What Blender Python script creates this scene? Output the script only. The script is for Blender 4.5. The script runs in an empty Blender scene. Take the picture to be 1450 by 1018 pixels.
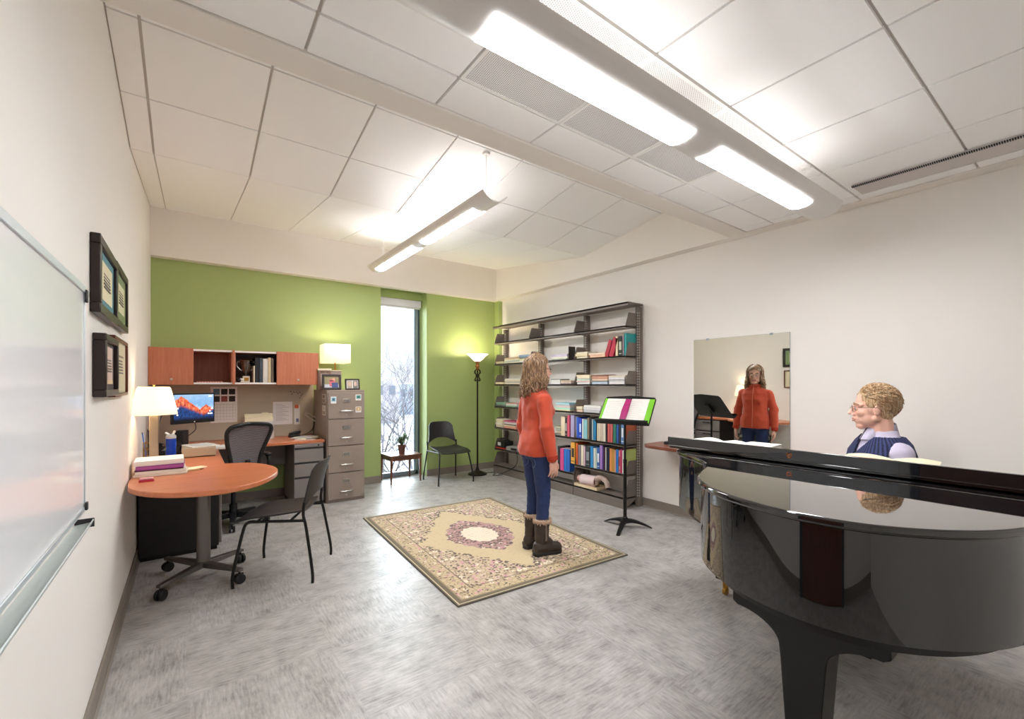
import bpy, math, random
from mathutils import Vector, Matrix, noise
random.seed(7)
C = bpy.context.scene.collection
PI = math.pi
R = math.radians

# ------------------------------------------------------------------ materials
def lin(c):
    out = []
    for v in c[:3]:
        v = v / 255.0
        out.append(v / 12.92 if v <= .04045 else ((v + .055) / 1.055) ** 2.4)
    return out + [1.0]

class Nodes:
    """small helper around a material's node tree"""
    def __init__(s, name):
        s.m = bpy.data.materials.new(name)
        s.m.use_nodes = True
        s.t = s.m.node_tree
        s.b = s.t.nodes['Principled BSDF']
        s.out = s.t.nodes['Material Output']
    def n(s, typ, **kw):
        nd = s.t.nodes.new(typ)
        for k, v in kw.items():
            setattr(nd, k, v)
        return nd
    def link(s, a, b):
        s.t.links.new(a, b)
    def put(s, sock, v):
        if hasattr(v, 'links'):
            s.link(v, sock)
        elif v is not None:
            sock.default_value = v
    def coord(s, kind='Object'):
        return s.n('ShaderNodeTexCoord').outputs[kind]
    def mapping(s, vec, scale=(1, 1, 1), loc=(0, 0, 0), rot=(0, 0, 0)):
        m = s.n('ShaderNodeMapping')
        s.link(vec, m.inputs['Vector'])
        m.inputs['Scale'].default_value = scale
        m.inputs['Location'].default_value = loc
        m.inputs['Rotation'].default_value = rot
        return m.outputs['Vector']
    def noise(s, vec=None, scale=5, detail=3, rough=.5, out='Fac'):
        nd = s.n('ShaderNodeTexNoise')
        if vec is not None:
            s.link(vec, nd.inputs['Vector'])
        nd.inputs['Scale'].default_value = scale
        nd.inputs['Detail'].default_value = detail
        nd.inputs['Roughness'].default_value = rough
        return nd.outputs[out]
    def voronoi(s, vec=None, scale=5, out='Distance', feature='F1'):
        nd = s.n('ShaderNodeTexVoronoi', feature=feature)
        if vec is not None:
            s.link(vec, nd.inputs['Vector'])
        nd.inputs['Scale'].default_value = scale
        return nd.outputs[out]
    def wave(s, vec, scale, dist=0, axis='X', detail=2):
        nd = s.n('ShaderNodeTexWave', bands_direction=axis)
        s.link(vec, nd.inputs['Vector'])
        nd.inputs['Scale'].default_value = scale
        nd.inputs['Distortion'].default_value = dist
        nd.inputs['Detail'].default_value = detail
        return nd.outputs['Fac']
    def math(s, op, a, b=None, c=None, clamp=False):
        nd = s.n('ShaderNodeMath', operation=op)
        nd.use_clamp = clamp
        for i, v in enumerate((a, b, c)):
            s.put(nd.inputs[i], v) if v is not None else None
        return nd.outputs[0]
    def mix(s, f, a, b):
        nd = s.n('ShaderNodeMix', data_type='RGBA')
        s.put(nd.inputs[0], f)
        s.put(nd.inputs[6], a)
        s.put(nd.inputs[7], b)
        return nd.outputs[2]
    def ramp(s, f, stops):
        nd = s.n('ShaderNodeValToRGB')
        cr = nd.color_ramp
        while len(cr.elements) < len(stops):
            cr.elements.new(.5)
        for e, (p, c) in zip(cr.elements, stops):
            e.position = p
            e.color = c
        s.link(f, nd.inputs[0])
        return nd.outputs[0]
    def sep(s, vec):
        nd = s.n('ShaderNodeSeparateXYZ')
        s.link(vec, nd.inputs[0])
        return nd.outputs
    def bump(s, h, strength=.2, dist=.01):
        nd = s.n('ShaderNodeBump')
        nd.inputs['Strength'].default_value = strength
        nd.inputs['Distance'].default_value = dist
        s.link(h, nd.inputs['Height'])
        s.link(nd.outputs[0], s.b.inputs['Normal'])
    def step(s, v, t, w=.01):
        """smooth 0..1 step of v around t"""
        nd = s.n('ShaderNodeMapRange')
        nd.interpolation_type = 'SMOOTHSTEP'
        s.put(nd.inputs[0], v)
        nd.inputs[1].default_value = t - w
        nd.inputs[2].default_value = t + w
        return nd.outputs[0]

def mat(name, c, rough=.5, metal=0., var=.05, scale=30, bump=0., coat=0., spec=.5, ior=1.45, sheen=0.):
    N = Nodes(name)
    a = lin(c)
    f = N.noise(N.coord(), scale, 3)
    lo = [v * (1 - var) for v in a[:3]] + [1]
    hi = [min(1, v * (1 + var)) for v in a[:3]] + [1]
    N.link(N.mix(f, lo, hi), N.b.inputs['Base Color'])
    N.b.inputs['Roughness'].default_value = rough
    N.b.inputs['Metallic'].default_value = metal
    N.b.inputs['Specular IOR Level'].default_value = spec
    N.b.inputs['IOR'].default_value = ior
    N.b.inputs['Coat Weight'].default_value = coat
    N.b.inputs['Sheen Weight'].default_value = sheen
    if bump:
        N.bump(f, bump, .002)
    return N.m

def wood(name, c, dark, axis=0, rough=.35, scale=1.0, coat=.0):
    N = Nodes(name)
    st = [14 * scale] * 3
    st[axis] = 1.1 * scale
    v = N.mapping(N.coord(), tuple(st))
    f = N.noise(v, 3.0, 6, .6)
    g = N.noise(N.mapping(N.coord(), tuple(x * 6 for x in st)), 3, 2)
    h = N.math('ADD', N.math('MULTIPLY', f, .75), N.math('MULTIPLY', g, .25))
    N.link(N.ramp(h, [(.32, lin(dark)), (.62, lin(c))]), N.b.inputs['Base Color'])
    N.b.inputs['Roughness'].default_value = rough
    N.b.inputs['Coat Weight'].default_value = coat
    return N.m

def emis(name, c, strength, base=(255, 255, 255)):
    N = Nodes(name)
    N.b.inputs['Base Color'].default_value = lin(base)
    f = N.noise(N.coord(), 12, 2)
    N.link(N.mix(f, lin(c), [min(1, x * 1.02) for x in lin(c)]), N.b.inputs['Emission Color'])
    N.b.inputs['Emission Strength'].default_value = strength
    N.b.inputs['Roughness'].default_value = .6
    return N.m

_cm = {}
def colour(c, rough=.55, **kw):
    """plain painted / printed cover material of one colour, cached"""
    k = (tuple(c), rough, tuple(sorted(kw.items())))
    if k not in _cm:
        _cm[k] = mat('cover_%d_%d_%d' % tuple(c), c, rough, **kw)
    return _cm[k]

# ------------------------------------------------------------------ mesh builder
class MB:
    def __init__(s):
        s.v = []; s.f = []; s.mi = []
        s.m = 0
    def add(s, vs, fs, M=None):
        o = len(s.v)
        for p in vs:
            p = Vector(p)
            s.v.append(tuple(M @ p) if M is not None else tuple(p))
        for f in fs:
            s.f.append(tuple(i + o for i in f)); s.mi.append(s.m)
        return s
    def box(s, x0, x1, y0, y1, z0, z1, M=None):
        vs = [(x0, y0, z0), (x1, y0, z0), (x1, y1, z0), (x0, y1, z0), (x0, y0, z1), (x1, y0, z1), (x1, y1, z1), (x0, y1, z1)]
        return s.add(vs, [(0, 3, 2, 1), (4, 5, 6, 7), (0, 1, 5, 4), (1, 2, 6, 5), (2, 3, 7, 6), (3, 0, 4, 7)], M)
    def cbox(s, c, d, M=None):
        return s.box(c[0] - d[0] / 2, c[0] + d[0] / 2, c[1] - d[1] / 2, c[1] + d[1] / 2, c[2] - d[2] / 2, c[2] + d[2] / 2, M)
    def rings(s, rings, closed_ends=True, loop=False, M=None):
        n = len(rings[0]); vs = [p for r in rings for p in r]; fs = []
        m = len(rings)
        for i in range(m if loop else m - 1):
            a = i * n; b = ((i + 1) % m) * n
            for j in range(n):
                k = (j + 1) % n
                fs.append((a + j, a + k, b + k, b + j))
        if closed_ends and not loop:
            fs.append(tuple(reversed(range(n))))
            fs.append(tuple((m - 1) * n + j for j in range(n)))
        return s.add(vs, fs, M)
    def tube(s, pts, r, n=10, loop=False, caps=True, flat=1.0, M=None):
        P = [Vector(p) for p in pts]; m = len(P)
        rr = r if isinstance(r, (list, tuple)) else [r] * m
        T = []
        for i in range(m):
            if loop:
                t = P[(i + 1) % m] - P[i - 1]
            else:
                t = P[min(i + 1, m - 1)] - P[max(i - 1, 0)]
            T.append(t.normalized() if t.length > 1e-9 else Vector((0, 0, 1)))
        up = Vector((0, 0, 1)) if abs(T[0].z) < .9 else Vector((1, 0, 0))
        u = (up - T[0] * up.dot(T[0])).normalized()
        rs = []
        for i in range(m):
            u = (u - T[i] * u.dot(T[i]))
            u = u.normalized() if u.length > 1e-6 else T[i].orthogonal().normalized()
            w = T[i].cross(u)
            rs.append([P[i] + (u * math.cos(2 * PI * j / n) + w * math.sin(2 * PI * j / n) * flat) * rr[i] for j in range(n)])
        return s.rings(rs, caps, loop, M)
    def cyl(s, p0, p1, r0, r1=None, n=20, M=None):
        return s.tube([p0, p1], [r0, r0 if r1 is None else r1], n, M=M)
    def lathe(s, prof, c=(0, 0, 0), n=28, M=None):
        rs = [[(c[0] + max(r, 1e-4) * math.cos(2 * PI * j / n), c[1] + max(r, 1e-4) * math.sin(2 * PI * j / n), c[2] + z) for j in range(n)] for r, z in prof]
        return s.rings(rs, True, False, M)
    def prism(s, poly, a0, a1, axis='z', M=None):
        def mk(p, a):
            return {'z': (p[0], p[1], a), 'y': (p[0], a, p[1]), 'x': (a, p[0], p[1])}[axis]
        n = len(poly)
        vs = [mk(p, a0) for p in poly] + [mk(p, a1) for p in poly]
        fs = [tuple(reversed(range(n))), tuple(range(n, 2 * n))] + [(j, (j + 1) % n, n + (j + 1) % n, n + j) for j in range(n)]
        return s.add(vs, fs, M)
    def ell(s, c, r, M=None, nu=20, nv=14):
        rs = []
        for i in range(1, nv):
            t = PI * i / nv
            rs.append([(c[0] + r[0] * math.sin(t) * math.cos(2 * PI * j / nu), c[1] + r[1] * math.sin(t) * math.sin(2 * PI * j / nu), c[2] - r[2] * math.cos(t)) for j in range(nu)])
        o = len(s.v)
        s.rings(rs, False, False, M)
        p0 = Vector((c[0], c[1], c[2] - r[2])); p1 = Vector((c[0], c[1], c[2] + r[2]))
        a = len(s.v)
        s.v += [tuple(M @ p0 if M is not None else p0), tuple(M @ p1 if M is not None else p1)]
        L = o + (nv - 2) * nu
        for j in range(nu):
            s.f.append((a, o + (j + 1) % nu, o + j)); s.mi.append(s.m)
            s.f.append((a + 1, L + j, L + (j + 1) % nu)); s.mi.append(s.m)
        return s
    def cap(s, p0, p1, r0, r1, n=16):
        """tapered capsule"""
        p0 = Vector(p0); p1 = Vector(p1); d = (p1 - p0)
        t = d.normalized() if d.length > 1e-6 else Vector((0, 0, 1))
        pts = []; rr = []
        for k in (0.02, .3, .6, .85, 1):
            pts.append(p0 - t * r0 * math.cos(k * PI / 2)); rr.append(r0 * math.sin(k * PI / 2))
        for k in (1, .85, .6, .3, 0.02):
            pts.append(p1 + t * r1 * math.cos(k * PI / 2)); rr.append(r1 * math.sin(k * PI / 2))
        return s.tube(pts, rr, n)
    def sheet(s, g, th=None, M=None):
        """grid of points g[i][j]; optional thickness along -normal of the grid via offset vector"""
        n = len(g[0]); m = len(g)
        vs = [p for r in g for p in r]; fs = []
        for i in range(m - 1):
            for j in range(n - 1):
                fs.append((i * n + j, i * n + j + 1, (i + 1) * n + j + 1, (i + 1) * n + j))
        if th is not None:
            o = m * n; th = Vector(th)
            vs = vs + [tuple(Vector(p) + th) for p in vs]
            fs += [tuple(o + k for k in reversed(f)) for f in list(fs)]
            edge = [(0, j) for j in range(n)] + [(i, n - 1) for i in range(1, m)] + [(m - 1, j) for j in range(n - 2, -1, -1)] + [(i, 0) for i in range(m - 2, 0, -1)]
            idx = [i * n + j for i, j in edge]
            for k in range(len(idx)):
                a, b = idx[k], idx[(k + 1) % len(idx)]
                fs.append((b, a, a + o, b + o))
        return s.add(vs, fs, M)
    def build(s, name, m=None, parent=None, loc=None, rz=0, bevel=0., seg=2, ang=35, sub=0):
        me = bpy.data.meshes.new(name)
        me.from_pydata(s.v, [], s.f)
        for x in (m if isinstance(m, (list, tuple)) else [m]):
            me.materials.append(x)
        me.polygons.foreach_set('material_index', s.mi)
        me.polygons.foreach_set('use_smooth', [True] * len(s.f))
        me.update()
        try:
            me.set_sharp_from_angle(angle=R(ang))
        except Exception:
            pass
        o = bpy.data.objects.new(name, me)
        C.objects.link(o)
        if parent:
            o.parent = parent
        if loc is not None:
            o.location = loc
        o.rotation_euler.z = rz
        if bevel:
            b = o.modifiers.new('edge', 'BEVEL'); b.width = bevel; b.segments = seg; b.limit_method = 'ANGLE'; b.angle_limit = R(40)
            b.harden_normals = False
        if sub:
            b = o.modifiers.new('round', 'SUBSURF'); b.levels = sub; b.render_levels = sub
        return o

def tag(o, label, cat, group=None):
    o['label'] = label; o['category'] = cat
    if group: o['group'] = group
    return o
def thing(name, label, cat, loc=(0, 0, 0), rz=0, group=None):
    o = bpy.data.objects.new(name, None); C.objects.link(o)
    o.empty_display_size = .05
    o.location = loc; o.rotation_euler = (0, 0, rz)
    return tag(o, label, cat, group)
def struct(o):
    o['kind'] = 'structure'
    return o
def dup(root, loc, rz, label=None, group=None):
    r = root.copy(); C.objects.link(r); r.location = loc; r.rotation_euler = (0, 0, rz)
    if label: r['label'] = label
    if group: r['group'] = group
    for ch in list(root.children):
        c = ch.copy(); C.objects.link(c); c.parent = r
        for g in list(ch.children):
            d = g.copy(); C.objects.link(d); d.parent = c
    return r
def fuse(mb, name, mats, parent=None, voxel=.005, smooth=4, fac=.5, pick=None, drop=None, solid=0., disp=None, loc=None, rz=0):
    """union overlapping closed shells into one continuous skin; pick(co)->slot, drop(co)->bool"""
    o = mb.build(name, mats)
    r = o.modifiers.new('skin', 'REMESH'); r.mode = 'VOXEL'; r.voxel_size = voxel; r.use_smooth_shade = True
    if smooth:
        q = o.modifiers.new('soft', 'SMOOTH'); q.iterations = smooth; q.factor = fac
    dg = bpy.context.evaluated_depsgraph_get()
    dg.update()
    me = bpy.data.meshes.new_from_object(o.evaluated_get(dg))
    o.modifiers.clear()
    old = o.data
    o.data = me
    bpy.data.meshes.remove(old)
    me.name = name
    me.materials.clear()
    ml = mats if isinstance(mats, (list, tuple)) else [mats]
    for x in ml: me.materials.append(x)
    if disp:
        nc = [v.co + v.normal * disp(v.co) for v in me.vertices]
        me.vertices.foreach_set('co', [x for q in nc for x in q])
        me.update()
    if drop:
        import bmesh
        bm = bmesh.new(); bm.from_mesh(me)
        kill = [f for f in bm.faces if drop(f.calc_center_median())]
        bmesh.ops.delete(bm, geom=kill, context='FACES')
        bm.to_mesh(me); bm.free()
    if pick:
        for p in me.polygons:
            p.material_index = pick(p.center)
    for p in me.polygons: p.use_smooth = True
    if solid:
        q = o.modifiers.new('cloth', 'SOLIDIFY'); q.thickness = solid; q.offset = 1
    if parent: o.parent = parent
    if loc is not None: o.location = loc
    o.rotation_euler.z = rz
    return o
def arc(cx, cy, r, a0, a1, n=8):
    return [(cx + r * math.cos(R(a0 + (a1 - a0) * i / n)), cy + r * math.sin(R(a0 + (a1 - a0) * i / n))) for i in range(n + 1)]
def rrect(w, h, r, n=5, cx=0, cy=0):
    p = []
    for sx, sy, a in ((1, 1, 0), (-1, 1, 90), (-1, -1, 180), (1, -1, 270)):
        p += arc(cx + sx * (w / 2 - r), cy + sy * (h / 2 - r), r, a, a + 90, n)
    return p
def smoothpath(P, k=6, loop=False):
    """Catmull-Rom through the points"""
    P = [Vector(p) for p in P]; n = len(P); out = []
    for i in range(n if loop else n - 1):
        g = (lambda q: P[q % n]) if loop else (lambda q: P[min(max(q, 0), n - 1)])
        a, b, c, d = g(i - 1), g(i), g(i + 1), g(i + 2)
        for j in range(k):
            t = j / k
            out.append(.5 * ((2 * b) + (c - a) * t + (2 * a - 5 * b + 4 * c - d) * t * t + (3 * b - a - 3 * c + d) * t ** 3))
    if not loop: out.append(P[-1])
    return out

# ------------------------------------------------------------------ camera: level, looking into the far right corner
CAM_H = 1.39; TH = R(36.1); FPX = 628.0
cam = bpy.data.cameras.new('camera'); co = bpy.data.objects.new('camera', cam); C.objects.link(co)
cam.sensor_width = 36; cam.lens = FPX / 1450 * 36
cam.shift_y = 35 / 1450
cam.clip_start = .02
co.location = (0, 0, CAM_H); co.rotation_euler = (PI / 2, 0, -TH)
bpy.context.scene.camera = co
_s, _c = math.sin(TH), math.cos(TH)
def ray(u, v):
    a = (u - 725) / FPX
    return (_s + a * _c, _c - a * _s, (544 - v) / FPX)
def on_x(u, v, X):
    """where a sight line meets the real plane X = const (used to read sizes off the photo)"""
    d = ray(u, v); t = X / d[0]; return (X, d[1] * t, CAM_H + d[2] * t)
def on_y(u, v, Y):
    d = ray(u, v); t = Y / d[1]; return (d[0] * t, Y, CAM_H + d[2] * t)
# ------------------------------------------------------------------ shared materials
M_wall = mat('warm_white_paint', (236, 231, 225), .6, var=.012, scale=3)
M_green = mat('green_paint', (160, 177, 110), .55, var=.02, scale=3)
M_ceil = mat('ceiling_tile_white', (249, 248, 246), .8, var=.02, scale=180, bump=.05)
M_grid = mat('grid_steel', (196, 190, 184), .5, var=.02)
M_soffit = mat('soffit_paint', (234, 228, 220), .6, var=.012, scale=3)
M_base = mat('taupe_vinyl_base', (134, 124, 114), .5, var=.03)
M_black = mat('black_plastic', (24, 24, 25), .45, var=.1)
M_blackmetal = mat('black_powder_coat', (22, 21, 21), .4, metal=.3, var=.1)
M_dark = mat('charcoal_plastic', (48, 46, 48), .5, var=.08)
M_chrome = mat('brushed_nickel', (190, 186, 180), .28, metal=1., var=.03)
M_steel = mat('grey_steel', (120, 116, 112), .35, metal=.8, var=.05)
M_white = mat('white_enamel', (236, 234, 230), .4, var=.02)
M_paper = mat('white_paper', (236, 233, 226), .8, var=.02, scale=60)
M_cream = mat('cream_paper', (232, 220, 188), .8, var=.03, scale=60)
M_cherry = wood('cherry_laminate', (204, 126, 84), (184, 102, 64), axis=0, rough=.3)
M_cherryv = wood('cherry_laminate_upright', (196, 120, 86), (176, 98, 66), axis=2, rough=.35)
M_cherryin = wood('cherry_interior', (160, 92, 70), (138, 76, 58), axis=2, rough=.5)
M_walnut = wood('walnut', (120, 76, 50), (84, 50, 34), axis=0, rough=.35)
M_putty = mat('putty_steel', (146, 132, 122), .42, var=.02)
M_greysteel = mat('mid_grey_steel', (128, 121, 118), .42, var=.02)
M_shelf = mat('taupe_shelf_steel', (116, 106, 98), .42, var=.03)
M_shelfdark = mat('dark_shelf_steel', (74, 66, 60), .45, var=.04)
M_tack = mat('oatmeal_tack_fabric', (184, 172, 152), .9, var=.08, scale=220, bump=.15)
M_brass = mat('aged_brass', (176, 132, 62), .3, metal=1., var=.06)
M_gold = mat('gold_wire', (170, 140, 78), .35, metal=.9, var=.08)

def floor_mat():
    N = Nodes('grey_vinyl_tile')
    P = N.coord()
    x, y, z = N.sep(P)
    T = 0.61
    ix = N.math('FLOOR', N.math('DIVIDE', x, T)); iy = N.math('FLOOR', N.math('DIVIDE', y, T))
    par = N.math('MODULO', N.math('ABSOLUTE', N.math('ADD', ix, iy)), 2)
    a = N.noise(N.mapping(P, (5, 38, 1)), 2.2, 6, .66)
    b = N.noise(N.mapping(P, (38, 5, 1), (3.1, 1.7, 0)), 2.2, 6, .66)
    st = N.math('ADD', N.math('MULTIPLY', a, N.math('SUBTRACT', 1, par)), N.math('MULTIPLY', b, par))
    blot = N.noise(P, 7, 5, .65)
    cell = N.noise(N.mapping(P, (1 / T, 1 / T, 1)), .9, 1)
    f = N.math('ADD', N.math('ADD', N.math('MULTIPLY', st, .50), N.math('MULTIPLY', blot, .45)), N.math('MULTIPLY', cell, .1))
    col = N.ramp(f, [(.37, lin((122, 118, 114))), (.5, lin((162, 158, 154))), (.64, lin((187, 184, 180)))])
    N.link(col, N.b.inputs['Base Color'])
    N.link(N.ramp(f, [(.3, (.45, .45, .45, 1)), (.7, (.33, .33, .33, 1))]), N.b.inputs['Roughness'])
    N.bump(f, .06, .002)
    return N.m
M_floor = floor_mat()

def perf_mat():
    N = Nodes('perforated_steel')
    P = N.coord(); x, y, z = N.sep(P)
    k = 1 / .009
    fx = N.math('SUBTRACT', N.math('FRACT', N.math('MULTIPLY', x, k)), .5)
    row = N.math('MODULO', N.math('FLOOR', N.math('MULTIPLY', x, k)), 2)
    fy = N.math('SUBTRACT', N.math('FRACT', N.math('ADD', N.math('MULTIPLY', y, k), N.math('MULTIPLY', row, .5))), .5)
    d = N.math('SQRT', N.math('ADD', N.math('MULTIPLY', fx, fx), N.math('MULTIPLY', fy, fy)))
    N.link(N.mix(N.step(d, .25, .05), lin((120, 116, 114)), lin((228, 226, 224))), N.b.inputs['Base Color'])
    N.b.inputs['Roughness'].default_value = .5
    return N.m
M_perf = perf_mat()

# ------------------------------------------------------------------ room shell
XL, XR, YG, YB = -0.33, 4.20, 6.17, -1.0
ZS = 2.76                       # soffit underside
XS, YS = 4.08, 6.05             # soffit faces
WX0, WX1 = 2.20, 2.905          # window recess
YW = 6.42                       # window plane

struct(MB().box(XL - .2, XR + .2, YB - .2, 6.75, -.2, 0).build('floor', M_floor))
struct(MB().box(XL - .15, XL, YB - .2, 6.7, 0, 3.6).build('wall_left', M_wall))
struct(MB().box(XR, XR + .15, YB - .2, 6.7, 0, 3.6).build('wall_right', M_wall))
struct(MB().box(XL - .15, XR + .15, YB - .15, YB, 0, 3.6).build('wall_back', M_wall))
b = MB()
b.box(XL, WX0, YG, 6.55, 0, 3.4)
b.box(WX1, XR, YG, 6.55, 0, 3.4)
b.box(WX0, WX1, YG, 6.55, ZS + .02, 3.4)
b.box(WX0, WX1, 6.33, 6.55, 2.665, ZS + .02)
b.box(WX0, WX1, 6.50, 6.55, 0, .03)
b.box(4.135, XR, 6.03, YG, 0, ZS)               # the small chase in the corner
struct(b.build('wall_far', M_green))
# dropped soffits and the beam between the two ceilings
struct(MB().box(XL, XR, YS, YG, ZS, 3.4).build('trim_1', M_soffit, bevel=.004))
struct(MB().box(XS, XR, YB, YS, ZS, 3.5).build('trim_2', M_soffit, bevel=.004))
struct(MB().box(XL, XS, 1.995, 2.15, ZS, 3.45).build('trim_3', M_soffit, bevel=.004))

# ceiling: lay-in tiles in a steel grid, flat over the near half, pitched over the far half
b = MB(); b.m = 1
b.box(XL, XS, YB, 2.0, 2.785, 2.83)
xs = [XL, -.206, .39, .985, 1.58, 2.175, 2.77, 3.365, 3.96, XS]
ys = [YB, -.69, -.075, .535, 1.145, 1.755, 1.995]
b.m = 0
VENT = [(2, 3), (3, 3), (4, 3)]
g = .007
for i in range(len(xs) - 1):
    for j in range(len(ys) - 1):
        if 3 <= i <= 5 and j == 4:
            continue
        if xs[i + 1] - xs[i] < .03: continue
        b.box(xs[i] + g, xs[i + 1] - g, ys[j] + g, ys[j + 1] - g, 2.77, 2.79)
def zf(y):
    return 3.02 + (4.03 - y) * .165 if y <= 4.03 else 3.02 + (y - 4.03) * .255 / 2.02
def slab(x0, x1, y0, y1, dz0, dz1):
    b.add([(x0, y0, zf(y0) + dz0), (x1, y0, zf(y0) + dz0), (x1, y1, zf(y1) + dz0), (x0, y1, zf(y1) + dz0),
           (x0, y0, zf(y0) + dz1), (x1, y0, zf(y0) + dz1), (x1, y1, zf(y1) + dz1), (x0, y1, zf(y1) + dz1)],
          [(0, 3, 2, 1), (4, 5, 6, 7), (0, 1, 5, 4), (1, 2, 6, 5), (2, 3, 7, 6), (3, 0, 4, 7)])
b.m = 1
slab(XL, XS, 2.15, 4.03, .012, .06); slab(XL, XS, 4.03, YS, .012, .06)
b.m = 0
xf = [XL, -.199, .39, .99, 1.6, 2.2, 2.82, 3.44, XS]
yf = [2.15, 2.31, 2.88, 3.46, 4.03]
for i in range(len(xf) - 1):
    for j in range(len(yf) - 1):
        slab(xf[i] + g, xf[i + 1] - g, yf[j] + g * .8, yf[j + 1] - (g * .8 if j < 3 else .002), 0, .02)
    slab(xf[i] + g * .6, xf[i + 1] - g * .6, 4.032, YS, 0, .02)
struct(b.build('ceiling', [M_ceil, M_grid]))

# baseboards
for nm, bb in (('baseboard_left', (XL, XL + .012, YB, YG)), ('baseboard_right', (XR - .012, XR, YB, 6.03))):
    m = MB(); x0, x1, y0, y1 = bb
    m.box(x0, x1, y0, y1, 0, .1)
    if nm.endswith('left'): m.prism([(x1, 0), (x1 + .012, 0), (x1, .014)], y0, y1, 'y')
    else: m.prism([(x0, 0), (x0, .014), (x0 - .012, 0)], y0, y1, 'y')
    struct(m.build(nm, M_base, bevel=.003))
m = MB(); m.box(XL, WX0, YG - .012, YG, 0, .1); m.box(WX1, 4.135, YG - .012, YG, 0, .1)
struct(m.build('baseboard_far', M_base, bevel=.003))

# window: aluminium frame, a clear pane, roller blind cassette
M_alu = mat('anodised_aluminium', (150, 160, 172), .35, metal=.6, var=.03)
M_aludark = mat('dark_gasket', (58, 70, 84), .5, var=.05)
def glass_mat():
    N = Nodes('clear_pane')
    tr = N.n('ShaderNodeBsdfTransparent'); gl = N.n('ShaderNodeBsdfGlossy'); mx = N.n('ShaderNodeMixShader'); fr = N.n('ShaderNodeFresnel')
    f = N.noise(N.coord(), 3, 1)
    N.link(N.mix(f, (.95, .975, .985, 1), (.96, .98, .99, 1)), tr.inputs[0])
    gl.inputs['Roughness'].default_value = .02
    fr.inputs[0].default_value = 1.35
    N.link(fr.outputs[0], mx.inputs[0]); N.link(tr.outputs[0], mx.inputs[1]); N.link(gl.outputs[0], mx.inputs[2])
    N.link(mx.outputs[0], N.out.inputs[0])
    return N.m
M_glass = glass_mat()
m = MB()
m.box(WX0, WX0 + .06, YW, YW + .07, .0, 2.665); m.box(WX1 - .075, WX1 - .03, YW, YW + .07, .0, 2.665)
m.box(WX0, WX1, YW, YW + .07, 0, .065); m.box(WX0, WX1, YW, YW + .07, 2.6, 2.665)
m.m = 1
m.box(WX1 - .03, WX1, YW + .005, YW + .07, 0, 2.665); m.box(WX1 - .083, WX1 - .075, YW + .01, YW + .06, .05, 2.62)
win = struct(m.build('window_1', [M_alu, M_aludark], bevel=.002))
win['label'] = 'tall narrow window in the green wall looking onto snowy trees'
MB().box(WX0 + .055, WX1 - .078, YW + .03, YW + .036, .06, 2.62).build('window_pane', M_glass, win)
bl = thing('roller_blind', 'white rolled-up window blind cassette at the top of the tall window', 'blind', (2.55, 6.37, 2.61))
MB().box(-.345, .335, -.045, .045, -.055, .052).build('cassette', mat('blind_white', (222, 222, 226), .6, var=.01), bl, bevel=.006)
MB().box(-.335, .325, -.02, -.014, -.075, -.055).build('hem_bar', M_white, bl, bevel=.002)

# door on the left wall, beside the viewer (seen only in reflections)
M_door = wood('dark_cherry_door', (122, 62, 42), (92, 44, 30), axis=2, rough=.4)
d = struct(MB().box(XL, XL + .04, .1, 1.0, .005, 2.13).build('door_1', M_door, bevel=.004))
d['label'] = 'dark cherry wood door in the left wall'
MB().cyl((XL + .04, .18, 1.0), (XL + .09, .18, 1.0), .012).cyl((XL + .085, .18, 1.0), (XL + .085, .29, 1.0), .009).build('door_handle', M_chrome, d)
m = MB()
for y in (.04, 1.0): m.box(XL, XL + .05, y, y + .06, 0, 2.2)
m.box(XL, XL + .05, .04, 1.06, 2.135, 2.2)
m.build('door_frame', M_aludark, d, bevel=.003)

# ------------------------------------------------------------------ ceiling fittings
vm = MB().box(-.29, .29, -.3, .3, 0, .012)
vlabels = ['perforated white ceiling panel farthest from the right wall, beside the big light',
           'perforated white ceiling panel, the middle of the three beside the big light',
           'perforated white ceiling panel closest to the right wall, beside the big light']
vents = []
for k, xc in enumerate((1.2825, 1.8775, 2.4725)):
    if k == 0:
        o = thing('ceiling_vent', vlabels[0], 'vent', (xc, 1.45, 2.768), 0, 'perforated panels in the ceiling grid')
        MB().box(-.288, .288, -.296, .296, 0, .012).build('perforated_face', M_perf, o)
        f = MB()
        for s in (-1, 1):
            f.box(s * .288 - .008, s * .288 + .008, -.3, .3, -.003, .014); f.box(-.29, .29, s * .294 - .008, s * .294 + .008, -.003, .014)
        f.build('panel_frame', M_white, o)
        v0 = o
    else:
        dup(v0, (xc, 1.45, 2.768), 0, vlabels[k])
o = thing('linear_diffuser', 'long slotted air diffuser in the ceiling along the right wall', 'vent', (3.815, .535, 2.757))
MB().box(-.105, .105, -.62, .56, 0, .016).build('face', mat('diffuser_face', (205, 198, 194), .5, var=.02), o)
m = MB()
for k in range(118): m.box(-.112, -.088, -.615 + k * .01, -.610 + k * .01, -.006, .002)
m.build('slot', M_black, o)

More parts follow.
